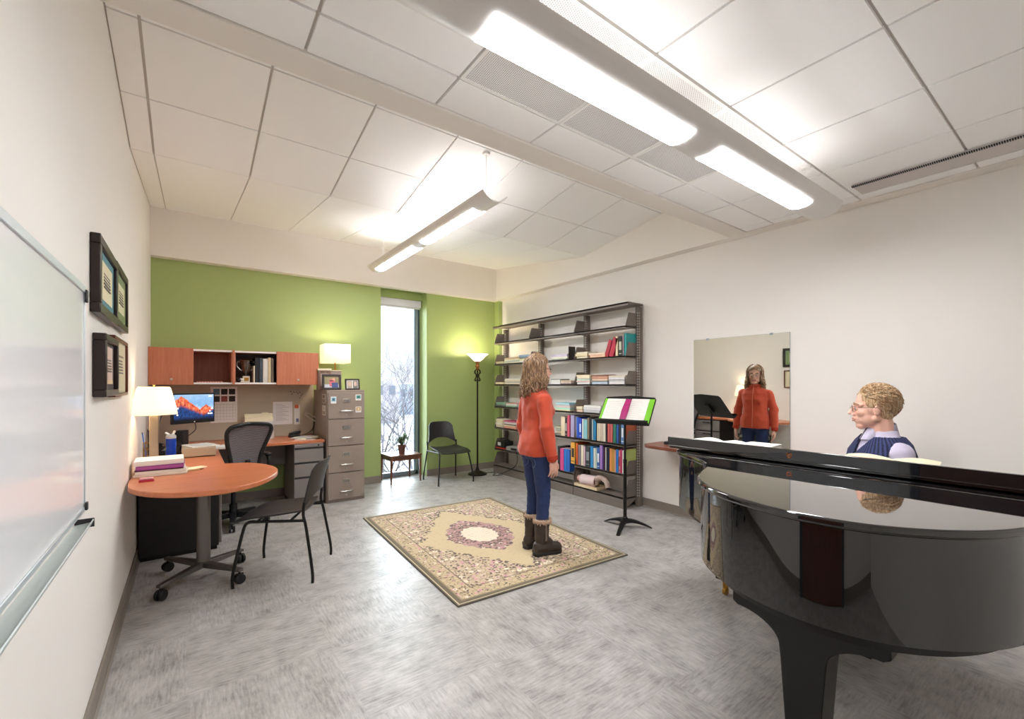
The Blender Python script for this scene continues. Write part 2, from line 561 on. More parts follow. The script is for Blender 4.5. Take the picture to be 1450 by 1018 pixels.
EA = emis('lamp_diffuser', (250, 251, 255), 28.0)
EU = emis('lamp_tube_glow', (252, 251, 253), 12.0)
EU2 = emis('lamp_tube_soft_glow', (252, 251, 253), 4.5)
M_trough = mat('trough_white', (226, 222, 218), .35, var=.01)
def pendant(name, label, loc, rz, L0, L1, gaps, w, dep, hangs, ztop, tube):
    """shallow white trough running along local y from L0 to L1, lens panels under it, a tube inside it"""
    o = thing(name, label, 'ceiling light', loc, rz, 'suspended linear lights')
    n = 14
    def sec(t, y, off):
        a = -1 + 2 * t
        return (a * (w / 2), y, dep * (abs(a) ** 2.2) - off)
    def strip(y0, y1, t0, t1, off, th):
        g = [[sec(t0 + (t1 - t0) * i / n, y, off) for i in range(n + 1)] for y in [y0 + (y1 - y0) * k / 6 for k in range(7)]]
        return MB().sheet(g, (0, 0, th))
    strip(L0, L1, 0, 1, 0, .005).build('housing', M_trough, o, ang=60)
    for y0, y1 in gaps:
        strip(y0, y1, .25, .75, .0045, .0035).build('lens', EA, o, ang=60)
    for y0, y1 in gaps:
        MB().cyl((0, y0, .03), (0, y1, .03), .013).build('lamp_tube', tube, o)
    for y in hangs:
        zz = ztop(y)
        c = MB().cyl((0, y, .012), (0, y, zz), .0022, n=8)
        c.build('cable', M_white, o)
        MB().lathe([(.028, zz - .014), (.03, zz - .004), (.03, zz)], (0, y, 0)).build('canopy', M_white, o)
    return o
pendant('pendant_light', 'smaller white trough light hanging over the desk side towards the green wall', (1.885, 0, 2.775), 0, 2.8, 5.45,
        [(3.03, 4.04), (4.22, 5.32)], .225, .065, (2.93, 5.2), lambda y: zf(y) - 2.775, EU)
pendant('pendant_light', 'larger white trough light crossing the near ceiling above the piano', (0, 1.175, 2.495), -PI / 2, .42, 3.42,
        [(.75, 1.815), (2.03, 3.09)], .25, .065, (.67, 3.17), lambda y: 2.77 - 2.495, EU2)

# ------------------------------------------------------------------ daylight
sc = bpy.context.scene
w = bpy.data.worlds.new('overcast_sky'); sc.world = w; w.use_nodes = True
nt = w.node_tree; bg = nt.nodes['Background']
tc = nt.nodes.new('ShaderNodeTexCoord'); sp = nt.nodes.new('ShaderNodeSeparateXYZ'); cr = nt.nodes.new('ShaderNodeValToRGB')
nt.links.new(tc.outputs['Generated'], sp.inputs[0]); nt.links.new(sp.outputs[2], cr.inputs[0])
cr.color_ramp.elements[0].position = .0; cr.color_ramp.elements[0].color = (.93, .97, 1, 1)
cr.color_ramp.elements[1].position = .6; cr.color_ramp.elements[1].color = (.62, .80, .98, 1)
nt.links.new(cr.outputs[0], bg.inputs[0]); bg.inputs[1].default_value = .6
sl_ = bpy.data.lights.new('overcast_sun', 'SUN'); sl_.energy = 13.0; sl_.angle = R(110); sl_.color = (.86, .94, 1.0)
so_ = bpy.data.objects.new('overcast_sun', sl_); C.objects.link(so_); so_.location = (3, 20, 15); so_.rotation_euler = (R(-60), 0, R(14))
pl = bpy.data.lights.new('window_portal', 'AREA'); pl.shape = 'RECTANGLE'; pl.size = .62; pl.size_y = 2.55; pl.cycles.is_portal = True
po = bpy.data.objects.new('window_portal', pl); C.objects.link(po); po.location = (2.51, YW + .06, 1.34); po.rotation_euler = (-PI / 2, 0, 0)

# ------------------------------------------------------------------ view outside
M_snow = mat('snow', (236, 240, 246), .8, var=.03, scale=.6)
struct(MB().box(-40, 60, 6.9, 140, -4.3, -4.0).build('snowy_ground', M_snow))
M_bark = mat('grey_bark', (86, 80, 82), .9, var=.2, scale=15)
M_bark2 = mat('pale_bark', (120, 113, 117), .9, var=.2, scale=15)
def tree(name, label, loc, h, seed, spread, m, depth=5, r0=.07, group=None):
    rnd = random.Random(seed); b = MB()
    def grow(p, d, L, r, k):
        pts = [p]; q = p; dd = d.copy()
        for i in range(4):
            dd = (dd + Vector((rnd.uniform(-1, 1), rnd.uniform(-1, 1), rnd.uniform(-.4, .6))) * .16).normalized()
            q = q + dd * (L / 4); pts.append(q)
        b.tube(pts, [r * (1 - .11 * i) for i in range(5)], 5 if k > 1 else 4)
        if k <= 0: return
        for i in range(rnd.choice((2, 3, 3)) if k > 1 else 3):
            ax = Vector((rnd.uniform(-1, 1), rnd.uniform(-1, 1), rnd.uniform(-.1, .35)))
            nd = (dd * .62 + ax * spread).normalized()
            grow(pts[rnd.choice((2, 3, 4, 4))], nd, L * rnd.uniform(.62, .85), r * .6, k - 1)
    grow(Vector((0, 0, 0)), Vector((rnd.uniform(-.15, .15), 0, 1)).normalized(), h * .34, r0, depth)
    o = b.build(name, m)
    o.location = loc
    return tag(o, label, 'tree', group)
G = 'bare winter trees outside the window'
tree('bare_tree', 'bare grey tree closest to the window, branches crossing the lower panes', (4.3, 10.8, -4.0), 6.2, 3, .8, M_bark, 6, .075, G)
tree('bare_tree', 'low bare shrub-like tree left of the closest tree outside', (5.0, 14.6, -4.0), 5.0, 11, .9, M_bark, 6, .05, G)
tree('bare_tree', 'bare grey tree on the right edge of the window view', (8.2, 18.5, -4.0), 8.0, 21, .7, M_bark2, 6, .08, G)
tree('bare_tree', 'dense twiggy tree in the middle distance of the window view', (13.2, 32.0, -4.0), 8.6, 31, .6, M_bark2, 7, .09, G)
tree('bare_tree', 'twiggy tree on the left of the middle distance outside', (8.9, 24.5, -4.0), 7.4, 37, .65, M_bark2, 7, .09, G)
tree('bare_tree', 'farthest bare tree, taller, to the right of the twiggy pair outside', (17.5, 42.0, -4.0), 10.5, 41, .6, M_bark2, 6, .1, G)
for nm, lab, x0, x1, y, h, c in (('building', 'pale distant building with a row of windows beyond the bare trees', 13, 24, 60, 6.1, (206, 196, 196)),
                                 ('building', 'low grey distant building left of the pale one outside the window', 22.5, 34, 75, 5.4, (176, 184, 196)),):
    o = thing(nm, lab, 'building', ((x0 + x1) / 2, y, -4.0), 0, 'far buildings outside the window')
    L = (x1 - x0) / 2
    MB().box(-L, L, 0, 8, 0, h).build('wall', colour(c, .8), o)
    MB().box(-L - .2, L + .2, -.2, 8.2, h, h + .25).build('roof', M_snow, o)
    for k in range(6):
        MB().box(-L + .8 + k * 1.75, -L + 1.7 + k * 1.75, -.04, .02, h - 2.2, h - .9).build('window', colour((96, 108, 124), .3), o)
# ------------------------------------------------------------------ desk group
DZ = .745
pen = thing('peninsula_desk', 'cherry return desk with rounded end along the left wall, on a castered column leg', 'desk', (.086, 3.87, 0))
pts = smoothpath([(-.322, 3.86, 0), (-.30, 3.63, 0), (-.225, 3.46, 0), (-.09, 3.32, 0), (.10, 3.245, 0), (.27, 3.285, 0), (.41, 3.41, 0), (.52, 3.64, 0), (.55, 3.86, 0), (.50, 4.08, 0), (.39, 4.24, 0), (.24, 4.30, 0)], 6)
poly = [(p.x, p.y) for p in pts] + [(.238, 5.465), (-.322, 5.465)]
poly = [(x - .086, y - 3.87) for x, y in poly]
MB().prism(poly, DZ - .032, DZ).build('desktop', M_cherry, pen, bevel=.005)
MB().prism(rrect(.085, .055, .027), .1, DZ - .032).build('column', M_steel, pen, bevel=.002)
MB().prism(rrect(.26, .2, .02), DZ - .045, DZ - .032).build('mounting_plate', M_black, pen)
for fx, fy in ((-.243, -.248), (-.222, .322), (.254, .186), (.212, -.257)):
    L = math.hypot(fx, fy)
    A = Matrix.Rotation(math.atan2(fy, fx), 4, 'Z')
    MB().add([(0, -.028, .085), (L, -.018, .083), (L, .018, .083), (0, .028, .085), (0, -.028, .125), (L, -.018, .104), (L, .018, .104), (0, .028, .125)],
             [(0, 3, 2, 1), (4, 5, 6, 7), (0, 1, 5, 4), (1, 2, 6, 5), (2, 3, 7, 6), (3, 0, 4, 7)], A).build('leg', M_steel, pen, bevel=.004)
    w = MB()
    T = Matrix.Translation((fx * .95, fy * .95, 0)) @ Matrix.Rotation(random.uniform(0, 3), 4, 'Z')
    for s in (-1, 1): w.tube([(0, s * .006, .034), (0, s * .024, .034)], [.034, .034], 20, M=T)
    w.box(-.02, .025, -.007, .007, .03, .07, T); w.tube([(0, 0, .05), (0, 0, .09)], .008, 8, M=T)
    w.build('caster', M_black, pen, bevel=.004)

wt = thing('worktop', 'long cherry worktop under the overhead cabinets along the green wall', 'desk', (.48, 5.81, 0))
MB().box(-.802, .802, -.345, .345, DZ - .032, DZ).build('desktop', M_cherry, wt, bevel=.004)
MB().box(-.6, .47, .18, .2, .42, DZ - .032).build('modesty_panel', M_greysteel, wt)

ped = thing('drawer_pedestal', 'mid-grey three-drawer pedestal under the right end of the long worktop', 'cabinet', (1.11, 5.77, 0))
MB().box(-.155, .155, -.30, .32, .035, .712).build('body', M_greysteel, ped, bevel=.003)
MB().box(-.15, .15, -.28, .30, 0, .036).build('plinth', M_black, ped)
zz = [.04, .335, .50, .665]
for k in range(3):
    dr = MB().box(-.155, .155, -.325, -.30, zz[k] + .006, zz[k + 1] - .016).build('drawer', M_greysteel, ped, bevel=.004)
    MB().box(-.15, .15, -.318, -.302, zz[k + 1] - .016, zz[k + 1] + .002).build('finger_pull', M_dark, dr)
dr = MB().box(-.155, .155, -.325, -.30, .672, .71).build('drawer', M_greysteel, ped, bevel=.004)
MB().cyl((.10, -.332, .69), (.10, -.32, .69), .009).build('lock', M_black, dr)

bp = thing('drawer_pedestal', 'black metal pedestal under the return desk beside the left wall', 'cabinet', (-.055, 4.745, 0))
MB().box(-.262, .262, -.255, .255, .03, .71).build('body', mat('black_cabinet', (38, 36, 36), .4, metal=.1, var=.05), bp, bevel=.006)
for k in range(3):
    d = MB().box(.262, .282, -.25, .25, .05 + k * .22, .25 + k * .22).build('drawer', M_greysteel, bp, bevel=.004)
    MB().box(.282, .296, -.08, .08, .20 + k * .22, .215 + k * .22).build('handle', M_black, d)
MB().box(-.25, .25, -.24, .24, 0, .03).build('plinth', M_black, bp)

# overhead cabinets
YO = 5.75
def overhead(label, x0, x1, dx0, dx1, gx):
    o = thing('overhead_cabinet', label, 'cabinet', ((x0 + x1) / 2, YO, 1.385), 0, 'overhead cabinets above the worktop')
    cx = (x0 + x1) / 2; a, b_ = x0 - cx, x1 - cx
    m = MB()
    m.box(a, b_, .02, .40, 0, .022).box(a, b_, .02, .40, .358, .38)
    m.box(a, a + .02, .02, .40, .02, .36).box(b_ - .02, b_, .02, .40, .02, .36)
    m.build('body', M_cherryv, o, bevel=.002)
    MB().box(a + .02, b_ - .02, .385, .398, .022, .358).build('back_panel', M_cherryin if x0 < 0 else mat('grey_interior', (112, 100, 98), .6), o)
    r = MB()
    for z in (.004, .356): r.box(a, b_, .004, .022, z, z + .02)
    r.build('track', M_white, o, bevel=.002)
    d = MB().box(dx0 - cx, dx1 - cx, -.016, .004, -.002, .382).build('door', M_cherryv, o, bevel=.003)
    k = MB().lathe([(.012, 0), (.013, .004), (.009, .008), (.004, .008), (.004, .004)], n=20)
    lk = k.build('lock', M_chrome, d)
    lk.location = ((dx0 + dx1) / 2, -.016, .055); lk.location.x -= cx; lk.rotation_euler = (PI / 2, 0, 0)
    return o
overhead('left overhead cherry cabinet, its closed door touching the left wall', -.328, .398, -.328, .042, (.042, .386))
overhead('right overhead cherry cabinet, open half holding a trophy cup and binders', .40, 1.275, .822, 1.275, (.413, .82))
MB().box(.388, .412, YO - .018, YO + .003, 1.385, 1.766).build('centre_stile', M_cherryv, bpy.data.objects['overhead_cabinet'], loc=(-.035, -YO, -1.385), bevel=.002)
tb = tag(MB().box(-.812, .812, -.0125, .0125, 0, .638).build('tackboard', M_tack, loc=(.488, 6.142, DZ + .001), bevel=.003), 'oatmeal fabric tackboard between the worktop and the overhead cabinets', 'board')

# filing cabinet
fc = thing('filing_cabinet', 'tall taupe four-drawer filing cabinet beside the worktop', 'cabinet', (1.515, 5.745, 0))
MB().box(-.22, .22, -.31, .335, .0, 1.32).build('body', M_putty, fc, bevel=.004)
for k in range(4):
    z0 = .035 + k * .316
    d = MB().box(-.208, .208, -.332, -.31, z0, z0 + .306).build('drawer', M_putty, fc, bevel=.004)
    h = MB().tube(smoothpath([(-.07, -.332, z0 + .088), (-.066, -.352, z0 + .09), (0, -.358, z0 + .091), (.066, -.352, z0 + .09), (.07, -.332, z0 + .088)], 4), .0075, 10)
    h.build('handle', M_chrome, d)
    h = MB(); h.box(-.044, .044, -.336, -.332, z0 + .185, z0 + .235); h.m = 1; h.box(-.034, .034, -.338, -.335, z0 + .194, z0 + .226)
    h.build('label_holder', [M_chrome, colour((120, 116, 110), .7)], d, bevel=.001)
    MB().cyl((0, -.338, z0 + .045), (0, -.33, z0 + .045), .009).build('lock', M_chrome, d)
def magnet(label, u0, u1, v0, v1, cols, plane):
    f = (lambda u, v: on_y(u, v, 5.411)) if plane == 'y' else (lambda u, v: on_x(u, v, 1.293))
    a, c = f(u0, v1), f(u1, v0)
    m = MB()
    if plane == 'y':
        W, H = c[0] - a[0], c[2] - a[2]
        m.box(0, W, -.003, 0, 0, H); m.m = 1; m.box(W * .12, W * .88, -.0045, -.002, H * .3, H * .88); m.m = 2; m.box(W * .3, W * .7, -.0055, -.002, H * .42, H * .75)
        o = m.build('magnet', [colour(x, .5) for x in cols], loc=(a[0], 5.412, a[2]))
    else:
        W, H = abs(c[1] - a[1]), c[2] - a[2]
        m.box(-.003, 0, 0, W, 0, H); m.m = 1; m.box(-.0045, -.001, W * .12, W * .88, H * .1, H * .45); m.m = 2; m.box(-.0045, -.001, W * .2, W * .8, H * .55, H * .9)
        o = m.build('magnet', [colour(x, .5) for x in cols], loc=(1.294, min(a[1], c[1]), a[2]))
    return tag(o, label, 'magnet', 'magnets on the filing cabinet')
W3 = (236, 236, 232)
magnet('pale blue photo magnet on the top drawer, left of its label holder', 468.3, 476.2, 561.5, 571.5, (W3, (140, 200, 222), (70, 90, 120)), 'y')
magnet('small teal and white magnet high on the top drawer, right corner', 503.5, 511.5, 558.5, 567, (W3, (100, 160, 170), (60, 110, 90)), 'y')
magnet('orange-brown magnet on the top drawer, right of the handle', 503.5, 511.5, 575.5, 584, (W3, (196, 140, 80), (230, 220, 190)), 'y')
magnet('upper grey and white magnet on the left side of the filing cabinet', 456.5, 461, 558, 570.5, ((200, 196, 190), (150, 130, 120), (120, 104, 96)), 'x')
magnet('lower pale magnet on the left side of the filing cabinet', 456.5, 461, 574.5, 587.5, ((224, 222, 216), (170, 160, 150), (206, 200, 190)), 'x')

# things on the filing cabinet
M_shade = emis('lit_shade_fabric', (255, 232, 186), .40, (250, 240, 220))
def lamp_light(name, loc, power, parent=None, col=(1, .84, .62), r=.04):
    l = bpy.data.lights.new(name, 'POINT'); l.energy = power; l.color = col; l.shadow_soft_size = r
    o = bpy.data.objects.new(name, l); C.objects.link(o); o.location = loc
    return o
sl = thing('table_lamp', 'small lamp with square cream shade on the filing cabinet', 'lamp', (1.50, 5.86, 1.32))
MB().prism(rrect(.13, .11, .01), 0, .245).build('lamp_base', mat('grey_ceramic', (158, 146, 142), .5), sl, bevel=.006)
MB().cyl((0, 0, .24), (0, 0, .40), .008).build('stem', M_brass, sl)
m = MB(); a, bq = .15, .15
m.rings([[(s * a, t * a, .335) for s, t in ((-1, -1), (1, -1), (1, 1), (-1, 1))], [(s * bq, t * bq, .57) for s, t in ((-1, -1), (1, -1), (1, 1), (-1, 1))]], False)
so = m.build('shade', M_shade, sl); q = so.modifiers.new('t', 'SOLIDIFY'); q.thickness = .004
lamp_light('filing_cabinet_bulb', (1.50, 5.86, 1.80), 3)
def frame(name, label, loc, rz, w, h, bw, th, fm, pics, tilt=0, cat='picture frame', group=None, mat_w=.0, matc=(230, 228, 220)):
    """picture frame standing/hanging: front faces local -y; pics = list of (x0,x1,z0,z1,colour) as fractions"""
    o = thing(name, label, cat, loc, rz, group)
    T = Matrix.Rotation(-tilt, 4, 'X')
    m = MB()
    for x0, x1, z0, z1 in ((-w / 2, w / 2, 0, bw), (-w / 2, w / 2, h - bw, h), (-w / 2, -w / 2 + bw, bw, h - bw), (w / 2 - bw, w / 2, bw, h - bw)):
        m.box(x0, x1, -th / 2, th / 2, z0, z1, T)
    m.build('frame', fm, o, bevel=min(.004, bw * .2))
    iw, ih = w - 2 * bw, h - 2 * bw
    m = MB(); ms = [colour(matc, .75)]
    m.box(-iw / 2, iw / 2, -th * .1, th * .3, bw, h - bw, T)
    for k, (a, c, e, f, cc) in enumerate(pics):
        ms.append(colour(cc, .6)); m.m = k + 1
        m.box(-iw / 2 + a * iw, -iw / 2 + c * iw, -th * .1 - .0008 * (k + 1), 0, bw + e * ih, bw + f * ih, T)
    m.build('picture', ms, o)
    if tilt:
        MB().add([(-.02, .01, h * .6), (.02, .01, h * .6), (.02, h * .35, 0), (-.02, h * .35, 0), (-.02, .014, h * .6), (.02, .014, h * .6), (.02, h * .35 + .004, 0), (-.02, h * .35 + .004, 0)],
                 [(0, 3, 2, 1), (4, 5, 6, 7), (0, 1, 5, 4), (1, 2, 6, 5), (2, 3, 7, 6), (3, 0, 4, 7)]).build('easel_back', M_black, o)
    return o
M_frame = mat('dark_frame', (42, 30, 28), .35, var=.1)
frame('picture_frame', 'larger dark photo frame standing on the filing cabinet, two people hugging', (1.385, 5.56, 1.322), R(-6), .215, .19, .027, .02, M_frame,
      [(0, 1, 0, 1, (150, 140, 104)), (0, 1, 0, .3, (196, 198, 206)), (.35, .75, .1, .75, (206, 110, 120)), (.5, .95, 0, .45, (70, 84, 130)), (.55, .72, .62, .85, (214, 160, 134))], R(10), group='photo frames on the filing cabinet')
frame('picture_frame', 'smaller dark photo frame at the right of the filing cabinet top, two faces', (1.612, 5.50, 1.322), R(2), .175, .135, .017, .018, M_frame,
      [(.06, .46, .0, .9, (168, 158, 146)), (.54, .96, 0, .9, (118, 116, 112)), (.14, .38, .3, .8, (210, 180, 160)), (.62, .86, .3, .8, (206, 178, 160))], R(8), group='photo frames on the filing cabinet')
tb2 = thing('wooden_box', 'upright wooden box with pale top behind the frames on the filing cabinet', 'box', (1.345, 5.78, 1.32), R(-6))
MB().box(-.075, .075, -.075, .075, 0, .235).build('body', wood('greyed_wood', (140, 112, 96), (104, 80, 68), 2), tb2, bevel=.004)
MB().box(-.08, .08, -.08, .08, .235, .26).build('lid', M_cream, tb2, bevel=.004)
MB().box(-.045, .045, -.078, -.07, .05, .2).build('inlay', colour((176, 160, 148), .5), tb2)

# ------------------------------------------------------------------ things in the overhead cabinets
tr = thing('trophy_cup', 'dark silver trophy cup in the open overhead cabinet', 'trophy', (.53, 5.88, 1.407))
MB().box(-.035, .035, -.035, .035, 0, .075).build('base', mat('pale_marble', (210, 202, 188), .4, var=.1, scale=14), tr, bevel=.003)
MB().box(-.022, .022, -.037, -.034, .02, .058).build('plaque', M_brass, tr)
MB().lathe([(.02, .075), (.012, .09), (.014, .105), (.034, .135), (.052, .18), (.058, .225), (.068, .25), (.064, .25), (.05, .222), (.0, .21)]).build('cup', mat('tarnished_silver', (120, 116, 112), .25, metal=1., var=.2, scale=40), tr)
for s in (-1, 1):
    MB().tube(smoothpath([(s * .056, 0, .235), (s * .085, 0, .235), (s * .088, 0, .19), (s * .06, 0, .15), (s * .04, 0, .14)], 5), .006, 8).build('handle', M_chrome, tr)
MB().lathe([(.058, .235), (.069, .252), (.06, .258), (.0, .262)]).build('rim_band', M_brass, tr)
def binder(label, x, w, h, d, c, lab=None, name='binder', group='binders in the overhead cabinet'):
    o = thing(name, label, 'binder', (x, 5.80, 1.407), 0, group)
    MB().box(-w / 2, w / 2, 0, d, 0, h).build('cover', colour(c, .5), o, bevel=.003)
    MB().box(-w / 2 + .003, w / 2 - .003, .006, d + .001, .006, h + .001).build('pages', M_paper, o)
    if lab: MB().box(-w * .3, w * .3, -.002, 0, h * .55, h * .85).build('spine_label', colour(lab, .6), o)
binder('thin cream upright book beside the trophy', .603, .013, .19, .2, (226, 214, 190))
binder('black binder next to the thin cream book in the overhead cabinet', .632, .038, .285, .26, (28, 28, 32))
binder('charcoal blue binder in the overhead cabinet, right of the black one', .672, .034, .285, .26, (58, 64, 76), (70, 76, 90))
binder('wide white binder in the overhead cabinet', .715, .048, .275, .26, (222, 216, 206))
binder('cream binder right of the wide white one in the overhead cabinet', .757, .03, .29, .26, (224, 204, 164))
binder('grey-brown binder at the end of the overhead row', .788, .024, .28, .26, (140, 126, 116))
o = thing('desk_clock', 'small black and white gadget beside the trophy foot', 'ornament', (.455, 5.83, 1.407))
MB().ell((0, 0, .03), (.026, .03, .03)).build('body', M_black, o)
MB().cbox((.026, -.012, .038), (.05, .012, .022), ).cbox((.02, -.01, .015), (.06, .01, .012)).build('face', M_paper, o, bevel=.003)
o = tag(MB().box(-.115, .115, -.08, .08, 0, .012).build('booklet', [colour((222, 170, 150), .6)], loc=(.185, 5.86, 1.408), bevel=.002), 'pink patterned booklet lying in the left open overhead cabinet', 'booklet')
m = MB()
for k in range(9): m.box(-.105 + k * .024, -.093 + k * .024, -.082, -.079, .002, .010)
m.build('spine_pattern', colour((180, 70, 74), .6), o)

# ------------------------------------------------------------------ computer and desk things
def screen_mat():
    N = Nodes('lit_screen')
    P = N.coord(); x, y, z = N.sep(P)          # local: x across, z up, metres from centre
    n1 = N.noise(N.mapping(P, (14, 1, 9)), 1.6, 6, .6)
    n2 = N.noise(N.mapping(P, (30, 1, 20)), 1.6, 5, .6)
    sky = N.ramp(N.math('ADD', N.math('MULTIPLY', z, 3.0), N.math('MULTIPLY', n1, .7)), [(.2, lin((210, 228, 240))), (.45, lin((120, 168, 214))), (.75, lin((160, 190, 222)))])
    peak = lambda cx, top, k: N.math('SUBTRACT', N.math('ADD', N.math('SUBTRACT', top, N.math('MULTIPLY', N.math('ABSOLUTE', N.math('SUBTRACT', x, cx)), k)), N.math('MULTIPLY', N.math('SUBTRACT', n2, .5), .06)), z)
    rock = N.ramp(n2, [(.35, lin((120, 42, 40))), (.5, lin((226, 96, 60))), (.65, lin((250, 156, 110)))])
    blue = N.ramp(n2, [(.35, lin((10, 24, 64))), (.6, lin((34, 74, 140)))])
    c = N.mix(N.step(peak(-.13, .115, .75), 0, .004), sky, rock)
    c = N.mix(N.step(peak(.12, .03, .8), 0, .004), c, rock)
    c = N.mix(N.step(peak(-.13, .02, .45), 0, .02), c, blue)
    c = N.mix(N.step(peak(.2, -.03, .5), 0, .015), c, blue)
    c = N.mix(N.step(z, -.105, .02), lin((12, 18, 44)), c)
    N.b.inputs['Base Color'].default_value = (.01, .01, .01, 1)
    N.link(c, N.b.inputs['Emission Color']); N.b.inputs['Emission Strength'].default_value = .55
    N.b.inputs['Roughness'].default_value = .25
    return N.m
mx, my = .041, 5.538; rz = math.atan2(.244, .344)
mon = thing('monitor', 'black flat monitor showing a mountain picture, in the desk corner', 'monitor', (mx, my, DZ), rz)
MB().box(-.215, .215, -.012, .02, .252, .555).build('bezel', M_black, mon, bevel=.004)
m = MB(); m.box(-.200, .200, -.002, .002, -.128, .128)
s_ = m.build('screen', screen_mat(), mon); s_.location = (0, -.0125, .412)
m = MB()
for ix, iz in ((.175, .11), (.155, .11), (.178, -.02), (.16, -.045), (.145, -.07), (.165, -.07), (.18, -.07), (-.17, -.07), (-.165, -.005)):
    m.box(ix - .007, ix + .007, -.0035, -.002, iz - .007, iz + .007)
m.build('desktop_icon', emis('icon_white', (230, 236, 244), .5), s_)
MB().lathe([(.007, 0), (.007, .002), (0, .002)], n=20, M=Matrix.Translation((0, -.0125, .2655)) @ Matrix.Rotation(PI / 2, 4, 'X')).build('logo_disc', M_white, mon)
MB().tube(smoothpath([(0, .03, .40), (-.02, .10, .40), (-.10, .18, .385), (-.2, .17, .34), (-.25, .15, .22), (-.25, .15, .0)], 5), .02, 12).build('arm', M_chrome, mon)
MB().lathe([(.05, 0), (.05, .012), (.03, .018)], (-.25, .15, 0)).build('arm_base', M_chrome, mon)
MB().tube(smoothpath([(.02, .02, .26), (.05, .04, .22), (.04, .05, .16), (-.1, .1, .06), (-.2, .14, .03)], 5), .004, 6).build('cable', M_black, mon)

dl = thing('desk_lamp', 'table lamp with tapered cream shade and silver column at the left wall', 'lamp', (-.21, 4.27, DZ))
MB().prism(rrect(.14, .14, .015), 0, .02).build('lamp_base', M_chrome, dl, bevel=.004)
MB().prism(rrect(.055, .035, .006), .02, .46).build('column', mat('satin_silver', (168, 150, 128), .35, metal=.8, var=.05), dl, bevel=.002)
MB().lathe([(.02, .46), (.012, .47), (.012, .60)]).build('socket', M_brass, dl)
m = MB(); n = 36
m.rings([[(r * math.cos(2 * PI * j / n), r * math.sin(2 * PI * j / n), z) for j in range(n)] for r, z in ((.143, .418), (.136, .47), (.103, .61), (.094, .626))], False)
q = m.build('shade', M_shade, dl).modifiers.new('t', 'SOLIDIFY'); q.thickness = .003
MB().lathe([(.004, .6), (.004, .632), (.008, .637), (0, .644)]).build('finial', M_brass, dl)
lamp_light('desk_lamp_bulb', (-.21, 4.27, DZ + .52), 2.4)

wb = thing('water_bottle', 'translucent blue water bottle with grey spout lid on the return desk', 'bottle', (-.122, 4.80, DZ))
def tint_mat():
    N = Nodes('blue_tritan')
    N.b.inputs['Base Color'].default_value = lin((22, 62, 190)); N.b.inputs['Roughness'].default_value = .12
    N.b.inputs['Transmission Weight'].default_value = .45; N.b.inputs['IOR'].default_value = 1.4
    f = N.noise(N.coord(), 20, 2); N.link(N.mix(f, lin((16, 52, 180)), lin((44, 96, 224))), N.b.inputs['Base Color'])
    return N.m
MB().lathe([(.034, 0), (.037, .006), (.037, .08), (.034, .1), (.037, .12), (.037, .17), (.034, .182)]).build('body', tint_mat(), wb)
MB().lathe([(.036, .18), (.037, .2), (.028, .212), (.012, .216)]).build('lid', colour((176, 178, 182), .4), wb)
MB().tube([(-.012, 0, .212), (-.028, 0, .225), (-.04, 0, .232)], .008, 8).tube([(.012, 0, .21), (.022, 0, .235), (.027, 0, .245)], .009, 8).build('spout', M_white, wb)

ph = thing('pen_holder', 'gold wire pen cup beside the lamp at the left wall', 'pen cup', (-.262, 4.72, DZ))
m = MB()
for z in (.003, .06, .115, .165): m.tube([(.04 * math.cos(2 * PI * j / 20), .04 * math.sin(2 * PI * j / 20), z) for j in range(20)], .003, 6, True)
for j in range(14): m.cyl((.04 * math.cos(2 * PI * j / 14), .04 * math.sin(2 * PI * j / 14), 0), (.04 * math.cos(2 * PI * j / 14), .04 * math.sin(2 * PI * j / 14), .165), .002, n=6)
m.cyl((0, 0, 0), (0, 0, .003), .04)
m.build('wire_cup', M_gold, ph)
for k, (x, y, tx, ty, L, c, lab) in enumerate(((-.015, 0, -.03, .01, .235, (60, 110, 200), 'blue pen in the gold wire cup'), (.01, .01, .02, .02, .25, (226, 176, 50), 'yellow pencil in the gold wire cup'),
                                   (.0, -.015, -.005, -.02, .26, (30, 30, 34), 'black pen in the gold wire cup'), (.015, -.01, .03, -.01, .225, (190, 150, 60), 'ochre pencil in the gold wire cup'), (-.005, .015, .0, .03, .24, (80, 120, 210), 'pale blue pencil in the gold wire cup'))):
    o = MB().cyl((0, 0, 0), (tx, ty, L), .0045, n=8).build('pen', colour(c, .4), loc=(-.262 + x, 4.72 + y, DZ + .004)); tag(o, lab, 'pen', 'pens in the gold cup')
    MB().cyl((tx, ty, L), (tx * 1.05, ty * 1.05, L + .012), .0045, .002, n=8).build('tip', M_dark, o)

tp = thing('desk_phone', 'black desk phone behind the blue bottle', 'phone', (-.215, 5.10, DZ), R(-20))
MB().prism([(0, 0), (.2, 0), (.2, .06), (.0, .022)], -.09, .09, 'x').build('body', M_black, tp, bevel=.006)
MB().tube(smoothpath([(-.06, .02, .05), (-.062, .05, .068), (-.062, .12, .085), (-.06, .17, .085), (-.06, .19, .072)], 4), [.02, .022] + [.013] * 13 + [.022, .02], 10).build('handset', M_black, tp)
m = MB()
for i in range(3):
    for j in range(4): m.cbox((.01 + i * .025, .05 + j * .025, .042 + j * .005), (.017, .015, .008))
m.build('keypad', M_greysteel, tp)
sp_ = thing('speaker', 'small black computer speaker left of the monitor stand, behind the bottle', 'speaker', (-.06, 5.34, DZ), R(-25))
MB().box(-.045, .045, -.05, .05, 0, .20).build('body', M_black, sp_, bevel=.006)
MB().lathe([(.034, 0), (.034, .004), (.02, .0), (0, .004)], M=Matrix.Translation((0, -.05, .07)) @ Matrix.Rotation(PI / 2, 4, 'X')).build('driver', M_dark, sp_)
ob = thing('desk_tray', 'low beige desk organiser box with papers on top, on the return desk', 'tray', (.075, 4.97, DZ))
